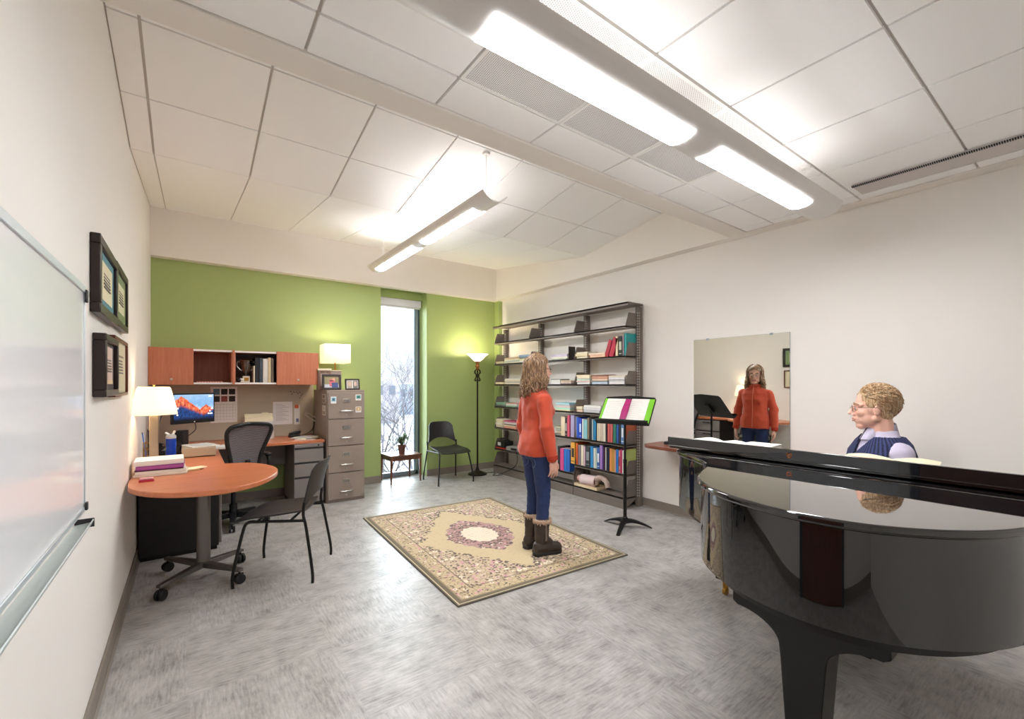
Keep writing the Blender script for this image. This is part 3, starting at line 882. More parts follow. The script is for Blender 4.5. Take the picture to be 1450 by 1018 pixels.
MB().box(-.125, .125, -.16, .16, .006, .082).build('body', mat('beige_plastic', (176, 160, 138), .4), ob, bevel=.006)
MB().box(-.12, .12, -.155, .155, 0, .008).build('foot', M_black, ob)
def sheet(name, label, loc, rz, w, d, c=(236, 233, 226), th=.004, cat='papers', lines=0, group=None):
    o = MB().box(-w / 2, w / 2, -d / 2, d / 2, 0, th).build(name, colour(c, .8), loc=loc, rz=rz)
    tag(o, label, cat, group)
    if lines:
        m = MB()
        for k in range(lines):
            y = d * .38 - k * d * .76 / max(lines - 1, 1)
            m.box(-w * .38, w * (.38 - .1 * (k % 3)), y - .002, y + .002, th, th + .0006)
        m.build('print', colour((130, 130, 136), .8), o)
    return o
sheet('paper', 'white sheet lying on the beige desk organiser, angled', (.09, 5.0, DZ + .082), R(18), .215, .28, lines=9, group='papers on the desk organiser')
sheet('paper_stack', 'pad of white papers on the desk corner beyond the organiser', (.17, 5.36, DZ), R(8), .30, .22, th=.02, lines=0)
sheet('paper', 'loose white sheet on the corner pad', (.13, 5.30, DZ + .021), R(-12), .22, .29, lines=8)
sheet('notebook', 'black notebook on the desk between bottle and organiser', (-.09, 5.13, DZ), R(30), .10, .14, (30, 28, 30), .012, 'notebook')
sheet('paper', 'white note sheet under the blue bottle area by the lamp base', (-.10, 4.62, DZ), R(-14), .12, .1, lines=3)
# pile on the rounded end
pile = [('paper_stack', 'bottom cream folder of the pile on the rounded desk end', -.155, 4.10, .30, .23, .016, (228, 214, 184), -3),
        ('paper_stack', 'cream and white score pile under the dark folder on the rounded desk end', -.160, 4.105, .285, .23, .022, (236, 230, 214), 2),
        ('folder', 'thin dark maroon folder in the pile on the rounded desk end', -.165, 4.10, .27, .22, .008, (70, 34, 52), 0),
        ('folder', 'bright purple binder in the pile on the rounded desk end', -.160, 4.10, .265, .23, .03, (128, 50, 130), -1),
        ('binder', 'white binder topping the pile on the rounded desk end', -.168, 4.105, .275, .24, .034, (234, 230, 232), 1)]
z = DZ
for nm, lab, x, y, w_, d_, h_, c_, a_ in pile:
    o = thing(nm, lab, 'binder' if 'inder' in lab else 'folder', (x, y, z), R(a_), 'pile on the rounded desk end')
    MB().box(-w_ / 2, w_ / 2, -d_ / 2, d_ / 2, 0, h_).build('cover', colour(c_, .5), o, bevel=.002)
    if h_ > .012: MB().box(-w_ / 2 + .004, w_ / 2 + .0015, -d_ / 2 - .0012, d_ / 2 - .004, h_ * .18, h_ * .82).build('pages', M_paper if nm != 'folder' else colour((170, 90, 160), .6), o)
    z += h_
sheet('paper', 'cream slip sticking out beside the pile on the rounded desk end', (.04, 4.20, DZ), R(25), .13, .09, (236, 226, 196))
o = thing('pen', 'black-tipped pen lying right of the pile on the rounded desk end', 'pen', (.02, 4.07, DZ + .006), R(12))
MB().cyl((-.06, 0, 0), (.05, 0, 0), .005, n=10).build('barrel', colour((196, 170, 120), .4), o)
MB().cyl((.05, 0, 0), (.075, 0, 0), .005, .002, n=10).build('tip', M_black, o)
o = thing('stapler', 'small pink and white stapler at the front of the rounded desk end', 'stapler', (-.225, 3.80, DZ), R(4))
MB().box(-.04, .04, -.016, .016, 0, .012).build('base', colour((190, 40, 74), .4), o, bevel=.004)
MB().box(-.036, .036, -.013, .013, .014, .026).build('arm', colour((232, 180, 190), .4), o, bevel=.004)

# tackboard things (board face at y = 6.129)
YT = 6.1285
def pinned(name, label, u0, u1, v0, v1, cat, c, draw=None, th=.0015, group=None):
    a, e = on_y(u0, v1, YT), on_y(u1, v0, YT)
    W, H = e[0] - a[0], e[2] - a[2]
    m = MB(); m.box(0, W, -th, 0, 0, H)
    ms = [colour(c, .8)]
    if draw: draw(m, ms, W, H)
    return tag(m.build(name, ms, loc=(a[0], YT, a[2])), label, cat, group)
def cal(m, ms, W, H):
    ms += [colour(x, .7) for x in ((46, 40, 38), (96, 120, 140), (150, 84, 74), (176, 172, 170))]
    pc = [2, 1, 1, 1, 3, 1]
    for i in range(3):
        for j in range(2):
            m.m = pc[i + 3 * j]; z0 = H * (.78 - .2 * j)
            m.box(W * (.1 + .29 * i), W * (.1 + .29 * i + .24), -.0028, -.001, z0, z0 + H * .16)
    m.m = 4
    for k in range(6): m.box(W * .12, W * .94, -.0024, -.001, H * (.08 + .085 * k), H * (.08 + .085 * k) + .0025)
    for k in range(8): m.box(W * (.12 + .117 * k), W * (.12 + .117 * k) + .002, -.0024, -.001, H * .08, H * .51)
pinned('wall_calendar', 'photo wall calendar pinned beside the monitor', 298, 336, 547.5, 599, 'calendar', (232, 226, 220), cal)
def lines(n, c=(140, 138, 140)):
    def f(m, ms, W, H):
        ms.append(colour(c, .8)); m.m = 1
        for k in range(n): m.box(W * .14, W * (.5 + .3 * ((k * 7) % 3) / 2), -.0022, -.001, H * (.88 - .76 * k / n), H * (.88 - .76 * k / n) + .003)
    return f
pinned('notice_sheet', 'white list sheet pinned right of the folder holder', 386.5, 414, 568.5, 601.5, 'notice', (226, 222, 218), lines(12))
def badge(m, ms, W, H):
    ms += [colour((214, 110, 70), .7), colour((110, 116, 140), .7)]
    m.m = 1; m.box(W * .05, W * .8, -.0022, -.001, H * .82, H); m.m = 2; m.box(W * .35, W * .8, -.0022, -.001, H * .12, H * .3)
pinned('name_badge', 'narrow white badge with an orange tab pinned on the tackboard', 416.5, 424.5, 573, 601, 'badge', (222, 218, 214), badge)
for k, (u, v) in enumerate(((411.5, 554.5), (413, 558), (416, 555.5), (419.5, 555), (421.5, 557), (424.5, 555.5), (427.5, 558), (426, 560.5), (424.5, 563.5))):
    p = on_y(u, v, YT)
    tag(MB().lathe([(.001, 0), (.005, .003), (.0035, .008), (.006, .012), (0, .0125)], n=10, M=Matrix.Rotation(PI / 2, 4, 'X')).build('push_pin', M_black, loc=p), 'dark push pin in the arc of pins on the tackboard', 'push pin', 'arc of push pins on the tackboard')
a = on_y(345, 620, 5.98); e = on_y(387, 620, 5.98)
fh = thing('folder_holder', 'pale grey upright file holder on the worktop behind the mesh chair', 'file holder', ((a[0] + e[0]) / 2, 5.98, DZ))
W = e[0] - a[0]
m = MB(); m.box(-W / 2, W / 2, -.06, -.055, 0, .21).box(-W / 2, W / 2, .07, .075, 0, .24).box(-W / 2, -W / 2 + .004, -.06, .075, 0, .19).box(W / 2 - .004, W / 2, -.06, .075, 0, .19).box(-W / 2, W / 2, -.06, .075, 0, .004)
m.build('holder', colour((208, 206, 204), .45), fh)
for k, (x, y, h, lab) in enumerate(((0, -.03, .245, 'front cream folder in the upright file holder'), (0, .01, .275, 'middle cream folder in the upright file holder'), (.005, .045, .29, 'rear cream folder with a raised tab in the upright file holder'))):
    o = tag(MB().box(-W / 2 + .008, W / 2 - .008, -.012, .012, 0, h).build('file_folder', M_cream, loc=(fh.location.x + x, 5.98 + y, DZ + .005), bevel=.002), lab, 'folder', 'cream folders in the file holder')
    MB().box(W * .1 * (k - 1), W * .1 * (k - 1) + .07, -.001, .001, h, h + .013).build('tab', M_cream, o)
o = thing('hole_punch', 'black hole punch on the right end of the worktop', 'hole punch', (1.05, 5.93, DZ), R(10))
MB().box(-.07, .05, -.04, .04, 0, .03).build('base', M_black, o, bevel=.006)
MB().prism([(-.07, .03), (.05, .04), (.06, .075), (.02, .075), (-.06, .055)], -.035, .035, 'y').build('lever', M_black, o, bevel=.006)
MB().box(.02, .04, -.02, .02, .075, .08).build('catch', M_chrome, o)
sheet('paper', 'lowest pink-white paper of the fan at the right end of the worktop', (1.13, 5.68, DZ), R(-20), .22, .28, (228, 212, 204), lines=0, group='fan of papers on the worktop')
sheet('paper', 'yellowish paper in the middle of the fan on the worktop', (1.15, 5.74, DZ + .005), R(8), .22, .28, (226, 220, 170), group='fan of papers on the worktop')
sheet('paper', 'white top paper of the fan at the right end of the worktop', (1.13, 5.76, DZ + .010), R(-36), .22, .28, (236, 232, 226), lines=8, group='fan of papers on the worktop')
o = tag(MB().cyl((-.08, 0, .006), (.08, 0, .006), .006).build('marker_pen', M_black, loc=(1.18, 5.58, DZ), rz=R(4)), 'black marker pen on the worktop by the filing cabinet', 'pen')
o = thing('cable_bundle', 'coiled grey cable hanging between the tackboard and the filing cabinet', 'cable', (1.245, 6.0, .98))
m = MB(); rnd = random.Random(4)
for k in range(5):
    A = Matrix.Rotation(R(35 + rnd.uniform(-14, 14)), 4, 'Y')
    m.tube([(.085 * math.cos(2 * PI * j / 24), rnd.uniform(-.004, .004) - .006 * k, .022 * math.sin(2 * PI * j / 24) + rnd.uniform(-.003, .003)) for j in range(24)], .004, 6, True, M=A)
m.build('coil', colour((196, 190, 180), .5), o)
MB().tube(smoothpath([(.02, .0, .03), (.045, .02, -.05), (.02, -.03, -.14), (-.06, -.06, -.2), (-.15, -.07, -.222)], 6), .004, 6).build('lead', M_black, o)

# ------------------------------------------------------------------ task chair
def mesh_mat():
    N = Nodes('chair_mesh')
    P = N.coord()
    f = N.wave(P, 26, 3.5, 'Z', 2)
    g = N.noise(P, 220, 2)
    N.link(N.ramp(N.math('ADD', N.math('MULTIPLY', f, .8), N.math('MULTIPLY', g, .2)), [(.15, lin((66, 60, 62))), (.6, lin((146, 138, 142)))]), N.b.inputs['Base Color'])
    N.b.inputs['Roughness'].default_value = .6
    N.b.inputs['Alpha'].default_value = .86
    return N.m
M_mesh = mesh_mat()
tc_ = thing('task_chair', 'black office chair with grey mesh back at the corner desk', 'chair', (.36, 5.20, 0), R(112))
# chair faces local +x
for k in range(5):
    A = Matrix.Rotation(R(72 * k + 8), 4, 'Z')
    MB().rings([[(.04, -.03, .07), (.04, .03, .07), (.04, .03, .13), (.04, -.03, .13)], [(.31, -.018, .065), (.31, .018, .065), (.31, .018, .09), (.31, -.018, .09)]], True, False, A).build('leg', M_black, tc_, bevel=.008)
    w = MB(); T = A @ Matrix.Translation((.30, 0, 0))
    for s in (-1, 1): w.tube([(0, s * .006, .03), (0, s * .026, .03)], [.03, .03], 18, M=T)
    w.tube([(0, 0, .03), (0, 0, .075)], .008, 8, M=T)
    w.build('caster', M_black, tc_, bevel=.004)
MB().cyl((0, 0, .06), (0, 0, .2), .035).cyl((0, 0, .2), (0, 0, .38), .02).build('gas_lift', M_black, tc_)
MB().box(-.12, .12, -.08, .08, .37, .42).build('tilt_box', M_black, tc_, bevel=.015)
sf = [(.24 * math.cos(a) + .02 if math.cos(a) > 0 else .22 * math.cos(a) + .02, .245 * math.sin(a), .47 + .025 * math.cos(2 * a) - .02 * max(0, math.cos(a))) for a in [2 * PI * j / 32 for j in range(32)]]
MB().tube(sf, .018, 10, True).build('seat_frame', M_black, tc_)
m = MB(); g = [[(sf[j][0] * k / 6 + .02 * (1 - k / 6), sf[j][1] * k / 6, sf[j][2] - .02 * (1 - (k / 6) ** 2)) for j in range(33 - 1)] + [(sf[0][0] * k / 6 + .02 * (1 - k / 6), sf[0][1] * k / 6, sf[0][2] - .02 * (1 - (k / 6) ** 2))] for k in range(0, 7)]
m.sheet(g).build('seat', M_mesh, tc_)
# back: a loop wide at the shoulders, narrow at the waist, curved in depth
def bk(t, w, z):                      # t -1..1 across
    zz = (z - .52) / .48
    return (-.225 - .11 * zz + .05 * math.sin(zz * PI) * .6 + .05 * t * t * -1 + .05, t * w, z)
prof = [(.52, .10), (.56, .12), (.62, .13), (.70, .145), (.80, .175), (.90, .202), (.955, .203), (.99, .175), (1.005, .10)]
loop = [bk(1, w, z) for z, w in prof] + [bk(0, 0, 1.010)] + [bk(-1, w, z) for z, w in reversed(prof)] + [bk(0, 0, .51)]
MB().tube(smoothpath(loop, 3, True), .019, 10, True).build('back_frame', M_black, tc_)
g = []
for z, w in [(.515, .06)] + prof: g.append([bk(t, w, z) for t in [-1 + 2 * i / 12 for i in range(13)]])
MB().sheet(g, (.004, 0, 0)).build('backrest', M_mesh, tc_)
MB().tube(smoothpath([(-.1, 0, .40), (-.22, 0, .42), (-.27, 0, .52), (-.265, 0, .66)], 5), .022, 10).build('spine', M_black, tc_)
for s in (-1, 1):
    MB().tube(smoothpath([(-.1, s * .1, .41), (-.12, s * .22, .42), (-.13, s * .275, .5), (-.12, s * .285, .63), (-.08, s * .285, .665)], 5), .018, 10).build('arm', M_black, tc_)
    MB().prism(rrect(.25, .075, .03), .66, .685, M=Matrix.Translation((-.02, s * .285, 0))).build('arm_pad', M_black, tc_, bevel=.01)

# ------------------------------------------------------------------ stacking guest chairs
def poly_mat():
    N = Nodes('perforated_plastic')
    P = N.coord(); x, y, z = N.sep(P)
    k = 1 / .016
    q = N.math('ADD', x, z)
    fx = N.math('SUBTRACT', N.math('FRACT', N.math('MULTIPLY', y, k)), .5)
    fy = N.math('SUBTRACT', N.math('FRACT', N.math('MULTIPLY', q, k * 1.1)), .5)
    d = N.math('SQRT', N.math('ADD', N.math('MULTIPLY', fx, fx), N.math('MULTIPLY', fy, fy)))
    N.link(N.mix(N.step(d, .26, .07), lin((8, 8, 8)), lin((44, 42, 44))), N.b.inputs['Base Color'])
    N.b.inputs['Roughness'].default_value = .38
    return N.m
M_poly = poly_mat()
def guest(label, loc, rz):
    o = thing('guest_chair', label, 'chair', loc, rz, 'black stacking chairs with slim metal legs')
    # seat: shallow dished grid, waterfall front
    g = []
    for i in range(13):
        t = i / 12; x = -.19 + .43 * t
        w = .205 + .03 * math.sin(min(1, t * 1.15) * PI * .5) - .02 * max(0, t - .75) * 4 * .3
        row = []
        for j in range(13):
            s = -1 + j / 6
            z = .455 + .022 * abs(s) ** 3 * (1 - t * .6) + .02 * (1 - t) ** 2 - .07 * max(0, t - .72) ** 1.5 * 2.2
            row.append((x + .02 * (1 - s * s) * t, s * w, z))
        g.append(row)
    MB().sheet(g, (0, 0, -.011)).build('seat', M_poly, o)
    # back: flexible panel with an arched lower edge
    g = []
    for i in range(15):
        t = i / 14
        row = []
        for j in range(17):
            s = -1 + j / 8
            lo = .52 + .085 * (1 - abs(s) ** 2.4)
            hi = .835 - .06 * abs(s) ** 6
            z = lo + (hi - lo) * t
            u = (z - .5) / .34
            w = .232 - .04 * u - .012 * math.sin(u * PI)
            x = -.20 - .02 * u - .052 * u * u - .045 * (1 - s * s)
            row.append((x, s * w, z))
        g.append(row)
    MB().sheet(g, (-.010, 0, 0)).build('backrest', M_poly, o)
    for s in (-1, 1):
        MB().tube(smoothpath([(.235, s * .272, 0), (.235, s * .268, .10), (.19, s * .232, .36), (.165, s * .224, .425), (.12, s * .222, .435)], 4), .0105, 10).build('leg', M_blackmetal, o)
        MB().tube(smoothpath([(-.275, s * .262, 0), (-.272, s * .26, .09), (-.225, s * .236, .38), (-.205, s * .232, .47), (-.215, s * .236, .56)], 4), .0105, 10).build('leg', M_blackmetal, o)
        MB().tube([(.13, s * .222, .434), (-.21, s * .234, .43)], .0105, 10).build('side_rail', M_blackmetal, o)
    m = MB(); m.tube([(.10, -.222, .434), (.10, .222, .434)], .009, 8).tube([(-.12, -.228, .432), (-.12, .228, .432)], .009, 8)
    m.build('cross_rail', M_blackmetal, o)
    return o
g1 = guest('black guest chair drawn up to the rounded end of the cherry desk', (.575, 3.69, 0), R(153))
dup(g1, (3.02, 5.69, 0), R(-91), 'black guest chair against the green wall between window and floor lamp')
# ------------------------------------------------------------------ left wall
FG = 'framed certificates on the left wall'
def wallframe(label, y0, y1, z0, z1, bw, th, fm, pics, matc, lift=0.):
    return frame('picture_frame', label, (XL + th / 2 + .001 + lift, (y0 + y1) / 2, z0), PI / 2, y1 - y0, z1 - z0, bw, th, fm, pics, 0, 'picture frame', FG, matc=matc)
ln = [(.3, .7, .62 - .06 * k, .645 - .06 * k, (110, 104, 100)) for k in range(5)]
wallframe('upper near frame on the left wall, wide dark moulding with blue-green mat', 2.50, 3.06, 1.69, 2.02, .042, .034, M_frame, [(.02, .98, .02, .98, (74, 128, 140)), (.14, .86, .14, .84, (222, 212, 178))] + ln, (50, 70, 110))
wallframe('upper far frame on the left wall, dark moulding with green and cream certificate', 3.08, 3.60, 1.70, 2.035, .036, .03, M_frame, [(.02, .98, .02, .98, (122, 140, 96)), (.14, .84, .2, .8, (214, 212, 176))] + ln, (40, 50, 60))
wallframe('lower near frame on the left wall, thick dark moulding with pinkish document', 2.56, 2.98, 1.335, 1.61, .03, .045, M_frame, [(.0, 1, .0, 1, (70, 56, 60)), (.1, .86, .12, .92, (214, 186, 172)), (.1, .86, .12, .2, (226, 196, 150))] + ln, (60, 48, 48))
wallframe('lower far frame on the left wall, thin reddish moulding with cream diploma', 2.995, 3.58, 1.325, 1.64, .017, .03, mat('mahogany_frame', (96, 46, 34), .35, var=.1), [(.04, .96, .04, .96, (216, 208, 176)), (.2, .8, .7, .74, (140, 130, 110))] + ln, (196, 190, 160))

def board_mat():
    N = Nodes('whiteboard_face')
    f = N.noise(N.mapping(N.coord(), (1, 2, 9)), 2, 4)
    N.link(N.mix(f, lin((242, 244, 247)), lin((249, 250, 252))), N.b.inputs['Base Color'])
    N.b.inputs['Roughness'].default_value = .12
    return N.m
wbd = thing('whiteboard', 'glossy whiteboard with marker tray on the left wall', 'whiteboard', (XL, 1.7, .92))
MB().box(.001, .014, -.56, .58, 0, .835).build('panel', board_mat(), wbd, bevel=.002)
m = MB(); m.box(.001, .02, -.56, .583, .81, .835).box(.001, .018, .577, .585, 0, .835).box(.001, .018, -.56, .583, -.004, .014)
m.build('frame', mat('bright_aluminium', (206, 212, 216), .35, metal=.5, var=.02), wbd, bevel=.002)
for z0, z1 in ((.775, .822), (.0, .03)): MB().box(.018, .026, .567, .588, z0, z1).build('corner_clip', M_dark, wbd, bevel=.003)
MB().add([(.001, -.56, -.045), (.046, -.56, -.038), (.052, -.56, -.022), (.05, -.56, -.018), (.044, -.56, -.03), (.001, -.56, -.035),
          (.001, .50, -.045), (.046, .50, -.038), (.052, .50, -.022), (.05, .50, -.018), (.044, .50, -.03), (.001, .50, -.035)],
         [(5, 4, 3, 2, 1, 0), (6, 7, 8, 9, 10, 11)] + [(i, (i + 1) % 6, 6 + (i + 1) % 6, 6 + i) for i in range(6)]).build('marker_tray', mat('tray_plastic', (196, 204, 202), .3, var=.02), wbd)
MB().box(.001, .053, .498, .504, -.047, -.016).build('tray_end_cap', M_dark, wbd)

# ------------------------------------------------------------------ by the window
st = thing('side_table', 'small walnut side table in front of the tall window', 'table', (2.475, 6.12, 0), R(1))
MB().box(-.235, .235, -.205, .205, .372, .395).build('tabletop', M_walnut, st, bevel=.004)
m = MB()
for s in (-1, 1): m.box(-.2, .2, s * .18 - .008, s * .18 + .008, .318, .372); m.box(s * .21 - .008, s * .21 + .008, -.17, .17, .318, .372)
m.build('apron', M_walnut, st)
for sx in (-1, 1):
    for sy in (-1, 1):
        x, y = sx * .212, sy * .182
        MB().rings([[(x + a * .017, y + b_ * .017, .372) for a, b_ in ((-1, -1), (1, -1), (1, 1), (-1, 1))], [(x + sx * .006 + a * .009, y + sy * .004 + b_ * .009, 0) for a, b_ in ((-1, -1), (1, -1), (1, 1), (-1, 1))]]).build('leg', M_walnut, st, bevel=.002)
pp = thing('potted_plant', 'small potted plant with drooping leaves on the window table', 'plant', (2.47, 6.07, .396))
MB().lathe([(.04, 0), (.055, .105), (.062, .105), (.062, .125), (.052, .125), (.05, .11), (0, .108)]).build('pot', mat('brown_clay', (116, 78, 66), .6, var=.1), pp)
m = MB(); rnd = random.Random(9)
for k in range(34):
    a = rnd.uniform(0, 2 * PI); L = rnd.uniform(.10, .2); up = rnd.uniform(.05, .15)
    d = Vector((math.cos(a), math.sin(a), 0)); sd = Vector((-d.y, d.x, 0))
    g = []
    for i in range(6):
        t = i / 5; c = d * (L * t) + Vector((0, 0, .112 + up * math.sin(t * 2.4) * 1.2))
        w_ = .017 * math.sin(PI * min(1, .15 + t * .85)) + .001
        g.append([tuple(c - sd * w_ + Vector((0, 0, .004))), tuple(c), tuple(c + sd * w_ + Vector((0, 0, .004)))])
    m.sheet(g)
m.build('leaves', mat('sage_leaf', (96, 122, 92), .5, var=.3, scale=9), pp)

fl = thing('floor_lamp', 'black torchiere floor lamp with glowing glass bowl by the bookcase', 'lamp', (3.60, 5.84, 0))
M_bronze = mat('dark_bronze', (40, 32, 28), .35, metal=.6, var=.1)
MB().lathe([(.145, 0), (.148, .012), (.14, .022), (.11, .03), (.07, .05), (.035, .062), (.022, .09), (.016, .12)]).build('lamp_base', M_bronze, fl)
MB().lathe([(.014, .1), (.0125, .7), (.0125, 1.44), (.02, 1.445), (.02, 1.46), (.011, 1.47), (.011, 1.62)]).build('pole', M_bronze, fl)
m = MB()
for k in range(4):
    A = Matrix.Rotation(k * PI / 2 + .4, 4, 'Z')
    m.tube(smoothpath([(.012, 0, 1.62), (.05, 0, 1.60), (.055, 0, 1.565), (.03, 0, 1.54), (.03, 0, 1.50), (.045, 0, 1.475), (.055, 0, 1.455), (.04, 0, 1.44), (.015, 0, 1.455)], 4), .006, 7, M=A)
m.build('scroll_work', M_bronze, fl)
MB().lathe([(.012, 1.60), (.03, 1.625), (.02, 1.645), (.04, 1.66), (.03, 1.68), (.026, 1.71), (.038, 1.735), (.03, 1.745)]).build('socket_cup', mat('warm_bronze', (150, 96, 52), .35, metal=.7), fl)
q = MB().lathe([(.03, 1.735), (.06, 1.752), (.095, 1.785), (.125, 1.82), (.172, 1.852)], n=40)
q.f = [f for f in q.f if len(f) == 4]; q.mi = [0] * len(q.f)
bo = q.build('glass_bowl', emis('lit_glass_bowl', (255, 240, 206), .8), fl); q = bo.modifiers.new('t', 'SOLIDIFY'); q.thickness = .004
lamp_light('torchiere_bulb', (3.60, 5.84, 1.86), 7)
tag(MB().tube(smoothpath([(3.74, 5.86, .006), (3.86, 5.80, .006), (3.84, 5.70, .006), (3.74, 5.62, .006), (3.80, 5.55, .006), (3.89, 5.58, .006), (3.93, 5.72, .012), (3.93, 5.86, .03)], 6), .005, 8).build('power_cord', M_black), 'black power cord curling on the floor from the floor lamp to the bookcase', 'cord')

# ------------------------------------------------------------------ bookcase
BX0, BX1, BY = 3.92, 4.187, [3.235, 4.055, 4.97, 5.86]
SZ = [.38, .715, 1.045, 1.39, 1.71, 2.045]
bc = thing('bookcase', 'long taupe steel cantilever bookcase along the right wall', 'bookcase', (BX0, 3.235, 0))
ox, oy = BX0, 3.235
for y in BY:
    m = MB(); m.box(4.115 - ox, BX1 - ox, y - .022 - oy, y + .022 - oy, 0, 2.27)
    m.m = 1
    for k in range(70):
        z = .12 + k * .03
        m.box(4.113 - ox, 4.1155 - ox, y - .012 - oy, y - .004 - oy, z, z + .014)
        m.box(4.125 - ox, 4.133 - ox, y - .0235 - oy, y - .021 - oy, z, z + .014)
    m.build('upright', [M_shelf, colour((214, 212, 208), .5)], bc)
m = MB(); y0, y1 = BY[0] - .03 - oy, BY[3] + .03 - oy
m.box(0, BX1 - ox, y0, y1, 2.285, 2.305); m.box(0, .012, y0, y1, 2.262, 2.305)
m.build('canopy_top', M_shelf, bc, bevel=.002)
def shelf(sec, z, lip=.028, base=False):
    a, b_ = BY[sec] - oy + .004, BY[sec + 1] - oy - .004
    m = MB()
    x0 = -.015 if base else .005
    m.box(x0, .205, a, b_, z - .018, z); m.box(x0, x0 + .012, a, b_, z - lip, z)
    o = m.build('shelf', M_shelf, bc, bevel=.002)
    h = .15 if not base else .19
    for y in (a, b_ - .004):
        m = MB()
        m.prism([(x0 + .004, z - lip), (x0 + .004, z + .02), (.055, z + h), (.205, z + h), (.205, z - .03)], y, y + .004, 'y')
        m.box(.07, .075, y - .0015, y + .0055, z + h * .35, z + h * .7)
        m.build('bracket', M_shelf, o, bevel=.001)
for sec in range(3):
    for k, z in enumerate(SZ):
        if sec == 1 and k == 0: shelf(sec, .262, .085)
        else: shelf(sec, z)
    shelf(sec, .125, .125, True)

def clampy(y0, y1):
    for yb in BY:
        if y0 < yb + .010 and y1 > yb - .010:
            if y1 - yb > yb - y0: y0 = yb + .010
            else: y1 = yb - .010
    return y0, y1
ORD = ['first', 'second', 'third', 'fourth', 'fifth', 'sixth', 'seventh', 'eighth', 'ninth', 'tenth', 'eleventh', 'twelfth', 'thirteenth', 'fourteenth', 'fifteenth', 'sixteenth', 'seventeenth', 'eighteenth', 'nineteenth', 'twentieth', 'twenty-first', 'twenty-second', 'twenty-third', 'twenty-fourth', 'twenty-fifth']
def book(label, u0, u1, z, h, d, c, group, lean=0., band=None, xf=3.95, page=True):
    y1 = on_x(u0, 544, xf)[1]; y0 = on_x(u1, 544, xf)[1]
    y0, y1 = clampy(y0, y1)
    w_ = max(.008, y1 - y0 - .0015)
    m = MB()
    A = Matrix.Rotation(lean, 4, 'X')
    m.box(0, d, -w_ / 2, -w_ / 2 + .002, 0, h, A).box(0, d, w_ / 2 - .002, w_ / 2, 0, h, A).box(0, .003, -w_ / 2, w_ / 2, 0, h, A)
    m.m = 1; m.box(.003, d - .003, -w_ / 2 + .002, w_ / 2 - .002, .003, h - .004, A)
    ms = [colour(c, .45), M_paper]
    if band:
        ms.append(colour(band, .5)); m.m = 2
        m.box(-.0008, .001, -w_ * .32, w_ * .32, h * .3, h * .72, A); m.box(-.0008, .001, -w_ * .4, w_ * .4, h * .1, h * .13, A)
    o = m.build('book', ms, loc=(xf, (y0 + y1) / 2, z + .001))
    return tag(o, label, 'book', group)
def row(z, items, where, group, base):
    for k, it in enumerate(items):
        nm, a, b_, h, c = it[:5]; kw = it[5] if len(it) > 5 else {}
        book('%s book, %s from the left in %s' % (nm, ORD[k], where), base + .09825 * a, base + .09825 * b_, z, h, kw.pop('d', .19), c, group, **kw)
row(.715, [('cream', 145, 204, .25, (226, 208, 176)), ('dark brown', 205, 233, .235, (62, 44, 42), dict(band=(200, 190, 180))), ('pink', 235, 271, .275, (214, 82, 110)), ('lavender', 284, 336, .28, (170, 160, 198)),
            ('thin white', 344, 367, .265, (230, 228, 226)), ('bright blue', 369, 403, .26, (44, 88, 200)), ('deep blue', 404, 443, .25, (40, 70, 190), dict(band=(190, 210, 240))),
            ('white-edged', 449, 470, .245, (226, 232, 230)), ('pale teal', 471, 525, .235, (140, 196, 204)), ('tan', 529, 552, .265, (150, 124, 92)), ('black', 553, 589, .265, (30, 30, 32)),
            ('pale grey', 590, 607, .25, (200, 206, 206)), ('teal blue', 609, 652, .24, (38, 124, 172)), ('slim cream', 664, 690, .25, (222, 208, 176)), ('ivory', 691, 720, .25, (226, 214, 188)),
            ('pale cream', 721, 750, .245, (220, 202, 178)), ('off-white', 751, 789, .25, (228, 216, 200)), ('thin black', 795, 810, .26, (40, 30, 32)), ('salmon red', 815, 852, .26, (206, 92, 92)),
            ('rosy red', 853, 892, .26, (214, 106, 104)), ('green', 898, 941, .25, (52, 128, 104)), ('cobalt blue', 944, 977, .25, (48, 92, 170)), ('dark grey', 980, 1006, .24, (60, 56, 60)),
            ('blue and white', 1010, 1052, .25, (100, 140, 196), dict(band=(230, 232, 236))), ('rust brown', 1062, 1110, .25, (170, 86, 52), dict(d=.2))],
    'the upper book row of the bookcase', 'upright books on the upper full row', 780)
row(.263, [('black', 98, 132, .31, (28, 24, 28)), ('hot pink', 134, 187, .285, (214, 76, 140)), ('azure blue', 189, 231, .285, (40, 120, 206)), ('royal blue', 232, 273, .285, (48, 106, 196))],
    'the low middle-bay row of the bookcase', 'upright books on the low middle shelf', 780)
